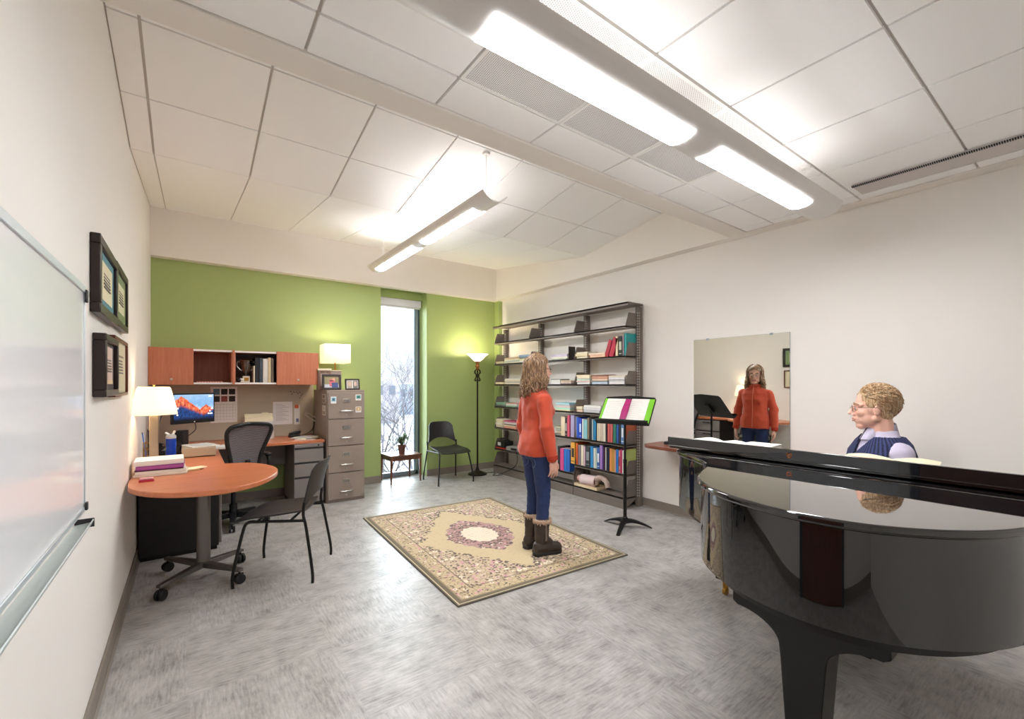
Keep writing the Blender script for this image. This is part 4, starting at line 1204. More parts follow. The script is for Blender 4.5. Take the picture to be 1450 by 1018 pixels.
row(.38, [('yellow dark-lettered', 288, 345, .27, (230, 170, 60), dict(band=(40, 30, 30))), ('orange', 346, 388, .265, (226, 96, 40)), ('grey-mauve', 393, 432, .25, (136, 120, 130)), ('ivory', 434, 470, .25, (234, 222, 196)),
          ('thin pink-white', 472, 495, .245, (232, 196, 208)), ('black and grey', 498, 562, .25, (52, 52, 58), dict(band=(150, 152, 158))), ('sky blue', 568, 612, .255, (50, 140, 200)), ('white', 614, 640, .24, (232, 232, 228)),
          ('green-white', 641, 661, .24, (206, 222, 206)), ('blue-and-white', 663, 701, .255, (70, 110, 180), dict(band=(236, 238, 240))), ('lilac', 704, 743, .285, (168, 130, 200)), ('purple', 744, 762, .28, (96, 56, 140)),
          ('dark maroon', 763, 782, .27, (70, 32, 40)), ('pale white', 784, 800, .27, (226, 228, 224)), ('navy', 801, 842, .265, (30, 34, 60)), ('apricot', 845, 884, .265, (226, 150, 80)),
          ('golden', 885, 914, .26, (206, 156, 70)), ('flesh pink', 915, 938, .255, (226, 168, 150)), ('vivid blue', 939, 975, .265, (40, 120, 200)), ('red-white', 976, 1000, .26, (222, 150, 150), dict(band=(170, 40, 50))),
          ('magenta', 1001, 1026, .27, (206, 60, 110)), ('plain white', 1028, 1052, .265, (232, 228, 220)), ('lime green', 1068, 1112, .275, (190, 206, 120), dict(d=.2))],
    'the lower book row of the bookcase', 'upright books on the lower full row', 780)
# second shelf, right end: leaning reds and a teal box file
Z2 = 1.71
G2 = 'upright books at the right end of the high shelf'
book('red book leaning leftmost on the high shelf beside the teal book', 855.5, 860.5, Z2, .205, .18, (176, 40, 62), G2, R(20))
book('crimson book leaning against the cream one on the high shelf', 861.5, 868, Z2, .225, .18, (190, 44, 70), G2, R(20))
book('cream upright book right of the leaning red pair', 871.5, 875, Z2, .225, .18, (224, 206, 168), G2)
book('black upright book between the cream and teal ones on the high shelf', 875.5, 881, Z2, .225, .18, (34, 40, 38), G2, band=(190, 190, 170))
book('thin mauve upright book left of the teal one on the high shelf', 881.5, 883.2, Z2, .225, .18, (190, 160, 176), G2)
book('large teal book at the right end of the high shelf', 883.8, 888, Z2, .25, .2, (36, 150, 150), G2)
o = tag(MB().box(0, .12, -.002, .002, 0, .17).box(0, .12, -.06, .002, 0, .003).build('bookend', M_shelfdark, loc=(3.97, on_x(805, 500, 3.97)[1], Z2)), 'thin dark bookend standing on the high shelf above the woman', 'bookend')

POS = {1: ['only'], 2: ['bottom', 'top'], 3: ['bottom', 'middle', 'top'], 4: ['bottom', 'second-lowest', 'third', 'top'], 5: ['bottom', 'second-lowest', 'middle', 'fourth', 'top'], 6: ['bottom', 'second-lowest', 'third', 'fourth', 'fifth', 'top']}
rs = random.Random(17)
def stack(z, u0, u1, items, where, xf=3.94, d=.19):
    y1 = on_x(u0, 544, xf)[1]; y0 = on_x(u1, 544, xf)[1]
    y0, y1 = clampy(y0, y1)
    zz = z + .0005
    for k, (nm, c, th) in enumerate(items):
        w_ = (y1 - y0) * rs.uniform(.9, 1); dd = d * rs.uniform(.85, 1)
        m = MB(); m.box(-dd / 2, dd / 2, -w_ / 2, w_ / 2, 0, th * .14).box(-dd / 2, dd / 2, -w_ / 2, w_ / 2, th * .86, th)
        m.m = 1; m.box(-dd / 2 + .002, dd / 2 - .002, -w_ / 2 + .001, w_ / 2 - .002, th * .14, th * .86)
        # the folded edge shows the cover colour on every second one
        o = m.build('booklet', [colour(c, .6), colour(tuple(min(255, int(v * .55 + 105)) for v in c), .75)], loc=(xf + d / 2 + rs.uniform(-.006, .006), (y0 + y1) / 2 + rs.uniform(-.006, .006), zz), rz=rs.uniform(-.03, .03))
        tag(o, '%s booklet, %s of the pile %s' % (nm, POS[len(items)][k], where.replace('third shelf down', 'third shelf').replace('fourth shelf down', 'fourth shelf').replace('fifth shelf down', 'fifth shelf').replace('just ', '').replace('low one in the middle', 'mid-way')), 'booklet', 'booklets in the pile ' + where)
        zz += th + .0004
cr_, wh, tn, gy = ('cream', (232, 214, 170)), ('white', (236, 232, 226)), ('tan', (200, 170, 120)), ('grey', (176, 174, 176))
T = lambda a, th: (a[0], a[1], th)
HS, TS, FS, PS, LS = 'high shelf', 'third shelf down', 'fourth shelf down', 'fifth shelf down', 'sixth shelf down'
stack(1.71, 699.5, 711.5, [T(cr_, .018), ('pale yellow', (238, 222, 160), .016)], 'at the far left end of the high shelf')
stack(1.71, 713, 734, [T(cr_, .02), ('pale teal', (150, 190, 200), .014), ('light cream', (236, 222, 184), .03), T(tn, .02)], 'second from the left on the high shelf')
stack(1.71, 735, 757, [T(wh, .022), ('pale yellow', (236, 220, 160), .03), ('dark green', (50, 72, 66), .022), ('steel blue', (70, 116, 170), .03)], 'topped by a blue book on the high shelf')
stack(1.71, 780.5, 802.5, [('grey-green', (150, 160, 140), .016), ('pale cream', (230, 226, 200), .026), ('lavender', (190, 170, 200), .022), ('pale lilac', (210, 200, 216), .012)], 'just right of the woman on the high shelf')
stack(1.71, 807.5, 831.5, [T(cr_, .03), ('straw yellow', (236, 216, 160), .028), ('light cream', (236, 226, 200), .02)], 'right of the bookend on the high shelf')
stack(1.71, 833, 857, [('pale orange', (232, 170, 120), .034), ('buff', (226, 200, 170), .022)], 'left of the leaning red books')
stack(1.39, 697.5, 712.5, [('pale yellow', (238, 220, 160), .03)], 'at the far left end of the third shelf down')
stack(1.39, 713.5, 737, [T(cr_, .022), ('grey patterned', (170, 166, 160), .02), ('buff', (230, 210, 170), .022), T(wh, .02)], 'left of the woman on the third shelf down')
stack(1.39, 779, 792, [T(wh, .03), ('off-white', (226, 222, 214), .03), ('dark grey', (86, 82, 80), .008)], 'at the woman\'s face on the third shelf down')
stack(1.39, 793, 808, [('dark brown', (84, 70, 60), .012), ('dusty pink', (206, 176, 166), .02), T(tn, .014)], 'mid-way along the third shelf down')
stack(1.39, 809, 834.5, [T(wh, .028), ('pinkish', (222, 186, 180), .014), ('pale green', (184, 208, 186), .028), ('light buff', (232, 214, 176), .026), T(cr_, .018)], 'right of middle on the third shelf down')
stack(1.39, 836, 859, [('pale blue', (176, 196, 214), .03), ('charcoal', (70, 68, 70), .01), ('peach', (232, 190, 150), .026), ('rust', (196, 110, 66), .034), ('dark rust', (120, 66, 50), .01)], 'with rust top on the third shelf down')
stack(1.39, 860, 884, [T(wh, .03), T(gy, .022), ('pale grey', (214, 210, 208), .03), ('buff', (220, 200, 170), .018)], 'against the right bracket of the third shelf down')
stack(1.045, 699.5, 713.5, [('black', (46, 46, 44), .016), ('sea green', (90, 150, 110), .022), ('mint green', (130, 186, 150), .02)], 'of greens at the left of the fourth shelf down')
stack(1.045, 714.5, 731, [('sage green', (110, 170, 130), .02), T(wh, .024), ('pale rose', (226, 160, 150), .012)], 'second from the left on the fourth shelf down')
stack(1.045, 786.5, 807, [('straw yellow', (234, 214, 150), .014), ('mint green', (150, 212, 190), .026), ('pale pink', (228, 196, 190), .022), ('grey', (190, 190, 190), .014), ('sky blue', (140, 206, 220), .024)], 'right of the woman\'s arm on the fourth shelf down')
stack(1.045, 808, 824, [('peach', (228, 190, 160), .026), ('olive', (150, 140, 100), .008), T(cr_, .03)], 'by the middle bracket of the fourth shelf down')
stack(1.045, 825, 850, [T(gy, .03), ('pale grey', (206, 204, 206), .03), T(wh, .024)], 'left of the music stand on the fourth shelf down')
stack(.715, 696.5, 711, [('ivory', (236, 222, 190), .02), T(cr_, .022), ('white', (236, 230, 214), .02), ('light cream', (238, 226, 190), .024), ('buff', (226, 206, 160), .02), ('pale cream', (240, 230, 204), .02)], 'at the far left of the fifth shelf down')
stack(.715, 712, 729, [('orange', (224, 120, 80), .026), ('buff', (226, 190, 150), .024), ('black', (40, 34, 36), .014), T(wh, .03), ('magenta', (196, 60, 100), .02)], 'with the magenta cover on the fifth shelf down')
stack(.715, 787, 793.5, [('dark brown', (96, 84, 70), .03), T(tn, .03), ('grey-brown', (140, 130, 116), .03), ('khaki', (170, 160, 120), .03)], 'left of the cream book on the fifth shelf down', d=.17)
# gear on the lower left shelf
o = thing('tape_deck', 'black recorder with red base on the low left shelf', 'recorder', (4.03, 5.72, .381))
MB().box(-.09, .09, -.11, .11, .02, .12).build('body', M_black, o, bevel=.008)
MB().box(-.095, .085, -.11, .11, 0, .02).build('base', colour((190, 50, 44), .4), o, bevel=.003)
MB().box(-.095, -.088, -.02, .06, .05, .1).build('dial_panel', colour((214, 210, 206), .4), o, bevel=.002)
MB().tube(smoothpath([(0, -.1, .11), (0, -.09, .15), (0, .09, .15), (0, .1, .11)], 4), .008, 8).build('handle', M_black, o)
o = thing('adapter_box', 'grey electronic adapter beside the black recorder on the low left shelf', 'adapter', (4.02, 5.42, .381), R(8))
MB().box(-.08, .08, -.13, .13, 0, .06).build('body', colour((150, 152, 148), .5), o, bevel=.008)
MB().box(-.083, -.078, -.1, .02, .015, .045).build('front_panel', M_black, o)
MB().tube(smoothpath([(-.08, -.1, .03), (-.112, -.12, .02), (-.118, -.16, -.10), (-.12, -.1, -.22), (-.15, .1, -.33), (-.17, .2, -.37)], 6), .005, 7).build('cord', M_black, o)
# bottom right shelf
o = thing('wooden_tray', 'shallow pale wooden tray on the bottom shelf of the right bay', 'tray', (3.99, 3.84, .126))
m = MB(); m.box(-.085, .085, -.19, .19, 0, .008)
for s in (-1, 1): m.box(s * .085 - .005, s * .085 + .005, -.19, .19, 0, .035); m.box(-.085, .085, s * .187 - .005, s * .187 + .005, 0, .035)
m.build('tray', wood('pale_birch', (228, 208, 172), (206, 182, 142), 1, .5), o, bevel=.002)
o = thing('paper_roll', 'pale pink paper roll lying in the wooden tray', 'roll', (3.99, 3.86, .205), R(14))
MB().tube([(0, -.10, 0), (0, .10, 0)], [.07, .066], 20).build('roll', colour((228, 206, 206), .7), o)
MB().tube([(0, -.112, 0), (0, -.10, 0)], [.056, .06], 18).build('dark_end', colour((96, 40, 50), .6), o)
o = tag(MB().tube(smoothpath([(0, -.10, -.04), (0, -.075, .03), (0, 0, .062), (0, .08, .03), (0, .10, -.04)], 5), [.035] * 21, 12).build('cloth_bundle', colour((196, 172, 160), .85), loc=(4.0, 3.66, .21)), 'tan cloth bundle at the right end of the wooden tray', 'cloth')
o = tag(MB().ell((0, 0, 0), (.04, .055, .04)).ell((-.01, -.05, -.015), (.03, .03, .028)).build('soft_toy', colour((226, 180, 172), .8), loc=(4.0, 4.02, .205)), 'small pink ball-like soft toy at the left end of the wooden tray', 'toy')

# ------------------------------------------------------------------ rug
def rug_mat():
    N = Nodes('oriental_rug')
    P = N.coord(); x, y, z = N.sep(P)
    ax, ay = N.math('ABSOLUTE', x), N.math('ABSOLUTE', y)
    e = N.math('MINIMUM', N.math('SUBTRACT', .765, ax), N.math('SUBTRACT', 1.095, ay))
    # mirrored pattern coordinates so that motifs repeat symmetrically
    cb = N.n('ShaderNodeCombineXYZ'); N.link(ax, cb.inputs[0]); N.link(ay, cb.inputs[1])
    Q = cb.outputs[0]
    v1 = N.voronoi(Q, 19); v2 = N.voronoi(Q, 34); ve = N.voronoi(Q, 24, 'Distance', 'DISTANCE_TO_EDGE')
    vc = N.voronoi(Q, 19, 'Color'); hs = N.sep(vc)[0]
    n1 = N.noise(Q, 30, 4); n2 = N.noise(P, 160, 2)
    beige, cream, pink, dark, olive, rose = [lin(c) for c in ((202, 182, 144), (230, 220, 198), (206, 156, 160), (62, 38, 46), (96, 88, 66), (164, 92, 112))]
    flower = N.mix(N.step(hs, .55, .05), pink, cream)
    def motif(base, dens, dk):
        c = N.mix(N.step(ve, .05, .03), lin((150, 128, 100)), base)
        c = N.mix(N.math('SUBTRACT', 1, N.step(v1, dens, .06)), c, flower)
        c = N.mix(N.math('SUBTRACT', 1, N.step(v2, dk, .05)), c, dark)
        c = N.mix(N.math('SUBTRACT', 1, N.step(v1, .12, .04)), c, rose)
        return c
    field = N.mix(N.step(n1, .62, .05), beige, lin((192, 170, 130)))
    span = motif(lin((202, 180, 152)), .36, .32)
    ang = N.math('ARCTAN2', y, x)
    wob = N.math('MULTIPLY', N.math('SINE', N.math('MULTIPLY', ang, 16)), .035)
    d1 = N.math('ADD', N.math('ADD', N.math('DIVIDE', ax, .60), N.math('DIVIDE', ay, .92)), wob)
    dm = N.math('ADD', N.math('ADD', N.math('MULTIPLY', N.math('SQRT', N.math('ADD', N.math('POWER', N.math('DIVIDE', x, .30), 2), N.math('POWER', N.math('DIVIDE', y, .42), 2))), .6), N.math('MULTIPLY', N.math('ADD', N.math('DIVIDE', ax, .34), N.math('DIVIDE', ay, .50)), .4)), wob)
    di = N.math('ADD', N.math('SQRT', N.math('ADD', N.math('POWER', N.math('DIVIDE', x, .155), 2), N.math('POWER', N.math('DIVIDE', y, .21), 2))), N.math('MULTIPLY', wob, 1.3))
    c = N.mix(N.step(d1, 1.0, .01), field, span)
    ring = N.math('MULTIPLY', N.step(d1, .93, .02), N.math('SUBTRACT', 1, N.step(d1, 1.06, .02)))
    c = N.mix(N.math('MULTIPLY', ring, N.math('SUBTRACT', 1, N.step(v2, .44, .06))), c, dark)
    c = N.mix(N.math('SUBTRACT', 1, N.step(dm, 1.0, .01)), c, motif(lin((178, 130, 136)), .34, .42))
    inner = N.mix(N.math('SUBTRACT', 1, N.step(v2, .16, .06)), cream, lin((176, 160, 134)))
    c = N.mix(N.math('SUBTRACT', 1, N.step(di, 1.0, .015)), c, inner)
    border = motif(lin((196, 176, 138)), .3, .27)
    c = N.mix(N.step(e, .19, .003), lin((110, 92, 74)), c)
    c = N.mix(N.step(e, .18, .003), border, c)
    c = N.mix(N.step(e, .062, .003), lin((140, 122, 92)), c)
    c = N.mix(N.step(e, .05, .002), lin((84, 74, 56)), c)
    c = N.mix(N.step(e, .020, .002), lin((216, 202, 160)), c)
    c = N.mix(N.step(e, .013, .002), lin((60, 56, 48)), c)
    c = N.mix(N.math('MULTIPLY', n2, .25), c, lin((190, 170, 140)))
    N.link(c, N.b.inputs['Base Color'])
    N.b.inputs['Roughness'].default_value = .95; N.b.inputs['Sheen Weight'].default_value = .15
    N.bump(n2, .25, .003)
    return N.m
tag(MB().box(-.765, .765, -1.095, 1.095, 0, .01).build('rug', rug_mat(), loc=(2.168, 3.482, .0005), rz=R(-2.7), bevel=.004), 'beige and pink oriental rug with a central medallion under the standing woman', 'rug')

# ------------------------------------------------------------------ music stand with folder
ms = thing('music_stand', 'black tripod music stand holding a green folder in front of the bookcase', 'music stand', (3.42, 2.83, 0), R(197))
for a, L in ((R(90 - 197 + 2), .25), (R(-42 - 197), .255), (R(206 - 197), .275)):
    A = Matrix.Rotation(a, 4, 'Z')
    pts = smoothpath([(.0, 0, .085), (.07, 0, .082), (.17, 0, .05), (L, 0, .008)], 4)
    r = [[(p.x, p.y - w_, p.z - h), (p.x, p.y + w_, p.z - h), (p.x, p.y + w_, p.z), (p.x, p.y - w_, p.z)] for p, w_, h in [(p, .030 - .014 * i / 12, .042 - .034 * i / 12) for i, p in enumerate(pts)]]
    MB().rings(r, True, False, A).build('leg', M_blackmetal, ms, bevel=.004)
MB().lathe([(.0165, .05), (.024, .06), (.024, .1), (.0165, .11), (.0165, .62), (.019, .63), (.019, .66), (.011, .665), (.011, 1.06)]).build('pole', M_blackmetal, ms)
tilt = R(40)
# desk frame: across = local -y .. +y, up = along the plate, out = toward the reader
BO = Vector((.075, 0, 1.008)); UP = Vector((-math.sin(tilt), 0, math.cos(tilt))); OUT = Vector((math.cos(tilt), 0, math.sin(tilt)))
TD = Matrix(((0, UP.x, OUT.x, BO.x), (1, 0, 0, 0), (0, UP.z, OUT.z, BO.z), (0, 0, 0, 1)))
W_, H_ = .265, .33
MB().prism([(-W_, 0), (W_, 0), (W_ * 1.0, H_ * .92), (W_ * .93, H_), (0, H_ * 1.06), (-W_ * .93, H_), (-W_, H_ * .92)], -.004, 0, M=TD).build('desk', M_blackmetal, ms, bevel=.0015)
m = MB(); m.box(-W_, W_, -.004, 0, -.004, .055, TD); m.box(-W_, W_, 0, .018, .052, .056, TD)
m.build('ledge', M_blackmetal, ms, bevel=.002)
MB().box(-.03, .03, .08, .2, -.03, -.004, TD).tube([TD @ Vector((0, .14, -.02)), (0, 0, 1.05)], .012, 10).build('tilt_joint', M_blackmetal, ms, bevel=.003)
TW = Matrix.Translation((3.42, 2.83, 0)) @ Matrix.Rotation(R(197), 4, 'Z') @ TD
base = TW @ Vector((0, .002, .003))
def on_desk(name, label, cat):
    return thing(name, label, cat, tuple(base))
TB = Matrix.Translation(-base) @ TW
fo = on_desk('ring_folder', 'open lime green folder with white pages on the music stand', 'folder')
MB().box(-.255, -.012, .004, .305, .002, .005, TB).box(.012, .255, .004, .305, .002, .005, TB).box(-.012, .012, .004, .305, .002, .006, TB).build('cover', mat('lime_plastic', (122, 200, 44), .4, var=.03), fo, bevel=.001)
m = MB(); m.box(-.225, -.03, .05, .30, .006, .010, TB); m.box(.02, .205, .012, .30, .006, .012, TB)
m.m = 1
for s, x0, x1 in ((0, -.205, -.05), (1, .04, .185)):
    for k in range(9): m.box(x0, x1 - .02 * (k % 3), .07 + k * .024, .0715 + k * .024, .0101 + .002 * s, .0106 + .002 * s, TB)
m.build('pages', [M_paper, colour((176, 174, 178), .8)], fo)
o = on_desk('pencil_pouch', 'magenta zip pouch lying in the middle of the green folder', 'pouch')
q = MB(); q.rings([[(-.03, .035, .0125), (.03, .035, .0125), (.03, .035, .03), (-.03, .035, .03)], [(-.034, .15, .012), (.034, .15, .012), (.03, .15, .04), (-.03, .15, .04)], [(-.03, .29, .012), (.03, .29, .012), (.026, .29, .026), (-.026, .29, .026)]], True, False, TB)
q.build('pouch', mat('magenta_vinyl', (170, 40, 110), .3, var=.35, scale=26), o, bevel=.005)
MB().box(-.03, .03, .285, .297, .012, .03, TB).box(-.03, .03, .03, .042, .012, .03, TB).build('clip', M_black, o, bevel=.002)

# ------------------------------------------------------------------ right wall: mirror and table
def mirror_mat():
    N = Nodes('mirror_silver')
    f = N.noise(N.coord(), 2, 1)
    N.link(N.mix(f, (.82, .84, .80, 1), (.84, .86, .82, 1)), N.b.inputs['Base Color'])
    N.b.inputs['Metallic'].default_value = 1.; N.b.inputs['Roughness'].default_value = .006
    return N.m
mr = thing('wall_mirror', 'frameless rectangular mirror on the right wall reflecting the woman', 'mirror', (XR, 2.13, .80))
MB().box(-.008, -.002, -.45, .45, 0, 1.04).build('mirror_plate', mirror_mat(), mr)
m = MB()
for y in (-.3, .3): m.box(-.010, -.001, y - .012, y + .012, 1.03, 1.048)
m.box(-.004, -.001, -.452, .452, -.002, 1.042)
m.build('mirror_clip', M_alu, mr)
tl = thing('console_table', 'narrow wooden table along the right wall, its rounded end left of the piano', 'table', (3.99, 2.0, 0))
MB().prism([(.2, -.95), (.2, .96)] + [(x - .05, y + .81) for x, y in arc(0, 0, .15, 90, 180, 8)] + [(-.2, -.95)], .735, .765).build('tabletop', wood('red_brown_wood', (150, 84, 58), (116, 60, 42), 1), tl, bevel=.004)
for x in (-.16, .17):
    for y in (-.88, .12): MB().box(x - .02, x + .02, y - .02, y + .02, 0, .736).build('leg', M_walnut, tl, bevel=.003)
tag(MB().box(-.03, .03, -.045, .045, 0, .03).build('small_gadget', M_black, loc=(4.03, 2.76, .766), bevel=.008), 'small black gadget on the wooden table left of the piano', 'gadget')
# ------------------------------------------------------------------ grand piano
def lacquer():
    N = Nodes('black_piano_lacquer')
    f = N.noise(N.coord(), 90, 4, .7)
    N.link(N.mix(f, (.004, .004, .0045, 1), (.010, .010, .011, 1)), N.b.inputs['Base Color'])
    N.link(N.ramp(f, [(.4, (.015, .015, .015, 1)), (.8, (.05, .05, .05, 1))]), N.b.inputs['Roughness'])
    N.b.inputs['IOR'].default_value = 1.55; N.b.inputs['Coat Weight'].default_value = .7; N.b.inputs['Coat Roughness'].default_value = .01
    N.b.inputs['Coat IOR'].default_value = 1.5
    return N.m
M_lac = lacquer()
M_satin = mat('black_satin_wood', (20, 19, 19), .3, var=.15, scale=60)
PX, PY = 2.25, .85
pn = thing('grand_piano', 'glossy black baby grand piano with closed lid and front flap folded back', 'piano', (PX, PY, 0))
ol = [(2.46, 1.588), (2.36, 1.548), (2.27, 1.455), (2.18, 1.32), (2.09, 1.215), (1.98, 1.145), (1.86, 1.10), (1.75, 1.045), (1.645, .955), (1.565, .84), (1.518, .70), (1.505, .58), (1.53, .44), (1.60, .325), (1.71, .225), (1.86, .155), (2.05, .118), (2.3, .102)]
sm = [(p.x - PX, p.y - PY) for p in smoothpath([(a, b_, 0) for a, b_ in ol], 7)]
xe = 2.72 - PX
rim = [(xe, 1.60 - PY), (2.6 - PX, 1.60 - PY)] + sm + [(xe, .10 - PY)]
def offset(poly, d):
    n = len(poly); out = []
    for i in range(n):
        a, c = Vector(poly[i - 1]), Vector(poly[(i + 1) % n]); t = (c - a).normalized(); nrm = Vector((t.y, -t.x))
        out.append((poly[i][0] - nrm.x * d, poly[i][1] - nrm.y * d))
    return out
# outline runs counter-clockwise seen from above? make sure positive d grows the shape
def area(p): return sum(p[i - 1][0] * p[i][1] - p[i][0] * p[i - 1][1] for i in range(len(p)))
sg = -1 if area(rim) > 0 else 1
grow = lambda d: [(min(x, xe), y) for x, y in offset(rim, d * sg)]
MB().prism(rim, .672, .972).build('rim', M_lac, pn, ang=30)
MB().prism(grow(-.055), .625, .674).build('underframe', M_satin, pn, ang=30)
MB().prism(grow(.014), .9745, 1.0).build('lid', M_lac, pn, bevel=.009, seg=3, ang=30)
fl0, fl1 = .085 - PY, 1.618 - PY
f_ = MB().box(2.368 - PX, 2.73 - PX, fl0, fl1, 1.0035, 1.019).build('front_flap', M_lac, pn, bevel=.003)
m = MB(); m.box(2.350 - PX, 2.372 - PX, fl0, fl1, 1.020, 1.073); m.box(2.346 - PX, 2.352 - PX, fl0, fl1, 1.016, 1.024)
m.build('flap_lip', M_lac, f_, bevel=.002)
m = MB(); yy = .945 - PY; X = 2.349 - PX
m.tube(smoothpath([(X, yy - .008, 1.056), (X, yy - .009, 1.042), (X, yy, 1.034), (X, yy + .009, 1.042), (X, yy + .008, 1.056)], 4), .003, 8)
m.lathe([(.004, 0), (.004, .003), (0, .003)], M=Matrix.Translation((X + .001, yy, 1.05)) @ Matrix.Rotation(-PI / 2, 4, 'Y'))
m.build('lock_plate', mat('copper_brass', (200, 120, 84), .3, metal=1.), f_)
# keyboard end
ys = (.10 - PY, 1.60 - PY)
for y0, y1 in ((ys[0], ys[0] + .07), (ys[1] - .07, ys[1])):
    MB().prism([(xe, .672), (3.0 - PX, .672), (3.0 - PX, .80), (2.96 - PX, .86), (2.86 - PX, .93), (xe, .972)], y0, y1, 'y').build('key_cheek', M_lac, pn, bevel=.006)
MB().box(xe, 3.0 - PX, ys[0] + .07, ys[1] - .07, .672, .70).build('key_bed', M_lac, pn)
MB().prism([(xe, .73), (2.75 - PX, .74), (2.775 - PX, .90), (2.755 - PX, .93), (xe, .93)], ys[0] + .07, ys[1] - .07, 'y').build('fallboard', M_lac, pn, bevel=.004)
wk, bk_ = MB(), MB(); kw = (ys[1] - ys[0] - .16) / 52
for k in range(52):
    y = ys[0] + .08 + k * kw
    wk.box(2.77 - PX, 2.965 - PX, y + .0006, y + kw - .0006, .70, .725)
    if k % 7 not in (1, 4) and k < 51: bk_.box(2.77 - PX, 2.88 - PX, y + kw - .006, y + kw + .006, .72, .737)
wk.build('white_keys', M_white, pn); bk_.build('black_keys', M_black, pn)
# legs
def sq(cx, cy, a, z): return [(cx - a, cy - a, z), (cx + a, cy - a, z), (cx + a, cy + a, z), (cx - a, cy + a, z)]
def pcaster(x, y, parent):
    m = MB(); m.lathe([(.02, .085), (.022, .105)], (x, y, 0)); m.tube([(x, y - .010, .025), (x, y + .010, .025)], .025, 18)
    m.box(x - .006, x + .006, y - .016, y + .016, .025, .088)
    m.build('caster', M_brass, parent)
m = MB()
cy = .685 - PY; cx = 1.87 - PX
L_ = [(.255, .640), (.255, .505), (.235, .492)] + [(.078 + .157 * (1 - math.sin(a)), .400 + .092 * (1 - (1 - math.cos(a))) ) for a in [R(6 * k) for k in range(1, 16)]]
prof = L_ + [(.074, .36), (.056, .10), (-.056, .10), (-.074, .36)] + [(-a, b_) for a, b_ in reversed(L_)]
m.prism([(cy + a, b_) for a, b_ in prof], cx - .062, cx + .062, 'x')
tl_ = m.build('leg', M_satin, pn, bevel=.004)
MB().box(cx - .09, cx + .09, cy - .27, cy + .27, .605, .674).build('leg_block', M_satin, tl_, bevel=.006)
pcaster(cx, cy, tl_)
for lx, ly in ((2.865, 1.535), (2.865, .165)):
    a, b_ = lx - PX, ly - PY
    m = MB(); m.rings([sq(a, b_, .045, .105), sq(a, b_, .06, .50), sq(a, b_, .065, .52), sq(a, b_, .065, .674)])
    q = m.build('leg', M_satin, pn, bevel=.004)
    pcaster(a, b_, q)
m = MB()
for s in (-1, 1): m.box(2.66 - PX, 2.69 - PX, s * .11 - .015, s * .11 + .015, .16, .674)
m.box(2.6 - PX, 2.72 - PX, -.16, .16, .09, .16)
q = m.build('pedal_lyre', M_satin, pn, bevel=.004)
m = MB()
for s in (-1, 0, 1): m.box(2.70 - PX, 2.80 - PX, s * .08 - .02, s * .08 + .02, .07, .085)
m.build('pedals', M_brass, q, bevel=.004)

bn = thing('piano_bench', 'black piano bench under the seated man', 'bench', (3.46, .86, 0))
MB().box(-.17, .17, -.37, .37, .40, .43).build('bench_frame', M_satin, bn, bevel=.004)
MB().box(-.168, .168, -.365, .365, .43, .475).build('cushion', mat('black_leather', (26, 24, 24), .45, bump=.1, scale=80), bn, bevel=.015, seg=3)
for sx in (-1, 1):
    for sy in (-1, 1):
        MB().rings([sq(sx * .145, sy * .34, .02, 0), sq(sx * .145, sy * .34, .026, .40)]).build('leg', M_satin, bn, bevel=.003)

def openbook(label, loc, rz, w, d, th, c, name='open_book'):
    o = thing(name, label, 'book', loc, rz, 'open books lying on the piano flap')
    g = lambda s: [[(s * x, y, th * (.35 + .65 * math.sin(min(1, x / w * 1.25) * PI * .5) - .45 * (x / w) ** 2)) for x in [w * i / 8 for i in range(9)]] for y in (-d / 2, d / 2)]
    m = MB(); m.sheet(g(1), (0, 0, -.003)); m.sheet(g(-1), (0, 0, -.003))
    m.build('pages', colour(c, .8), o)
    MB().box(-w - .004, w + .004, -d / 2 - .004, d / 2 + .004, 0, .003).build('cover', colour((150, 140, 128), .6), o)
openbook('open white score lying on the piano below the mirror, farthest from the man', (2.61, 1.47, 1.0195), R(84), .15, .2, .036, (232, 228, 220))
o = thing('score_stack', 'stack of white scores on the piano below the reflected woman', 'book', (2.60, 1.20, 1.0195), R(4))
MB().box(-.10, .10, -.08, .08, 0, .028).build('pages', M_paper, o, bevel=.002)
MB().box(-.102, .102, -.082, .082, .028, .031).build('cover', colour((226, 222, 214), .6), o)
openbook('open beige score on the piano flap in front of the man', (2.62, .63, 1.0195), R(97), .17, .2, .036, (214, 202, 172))
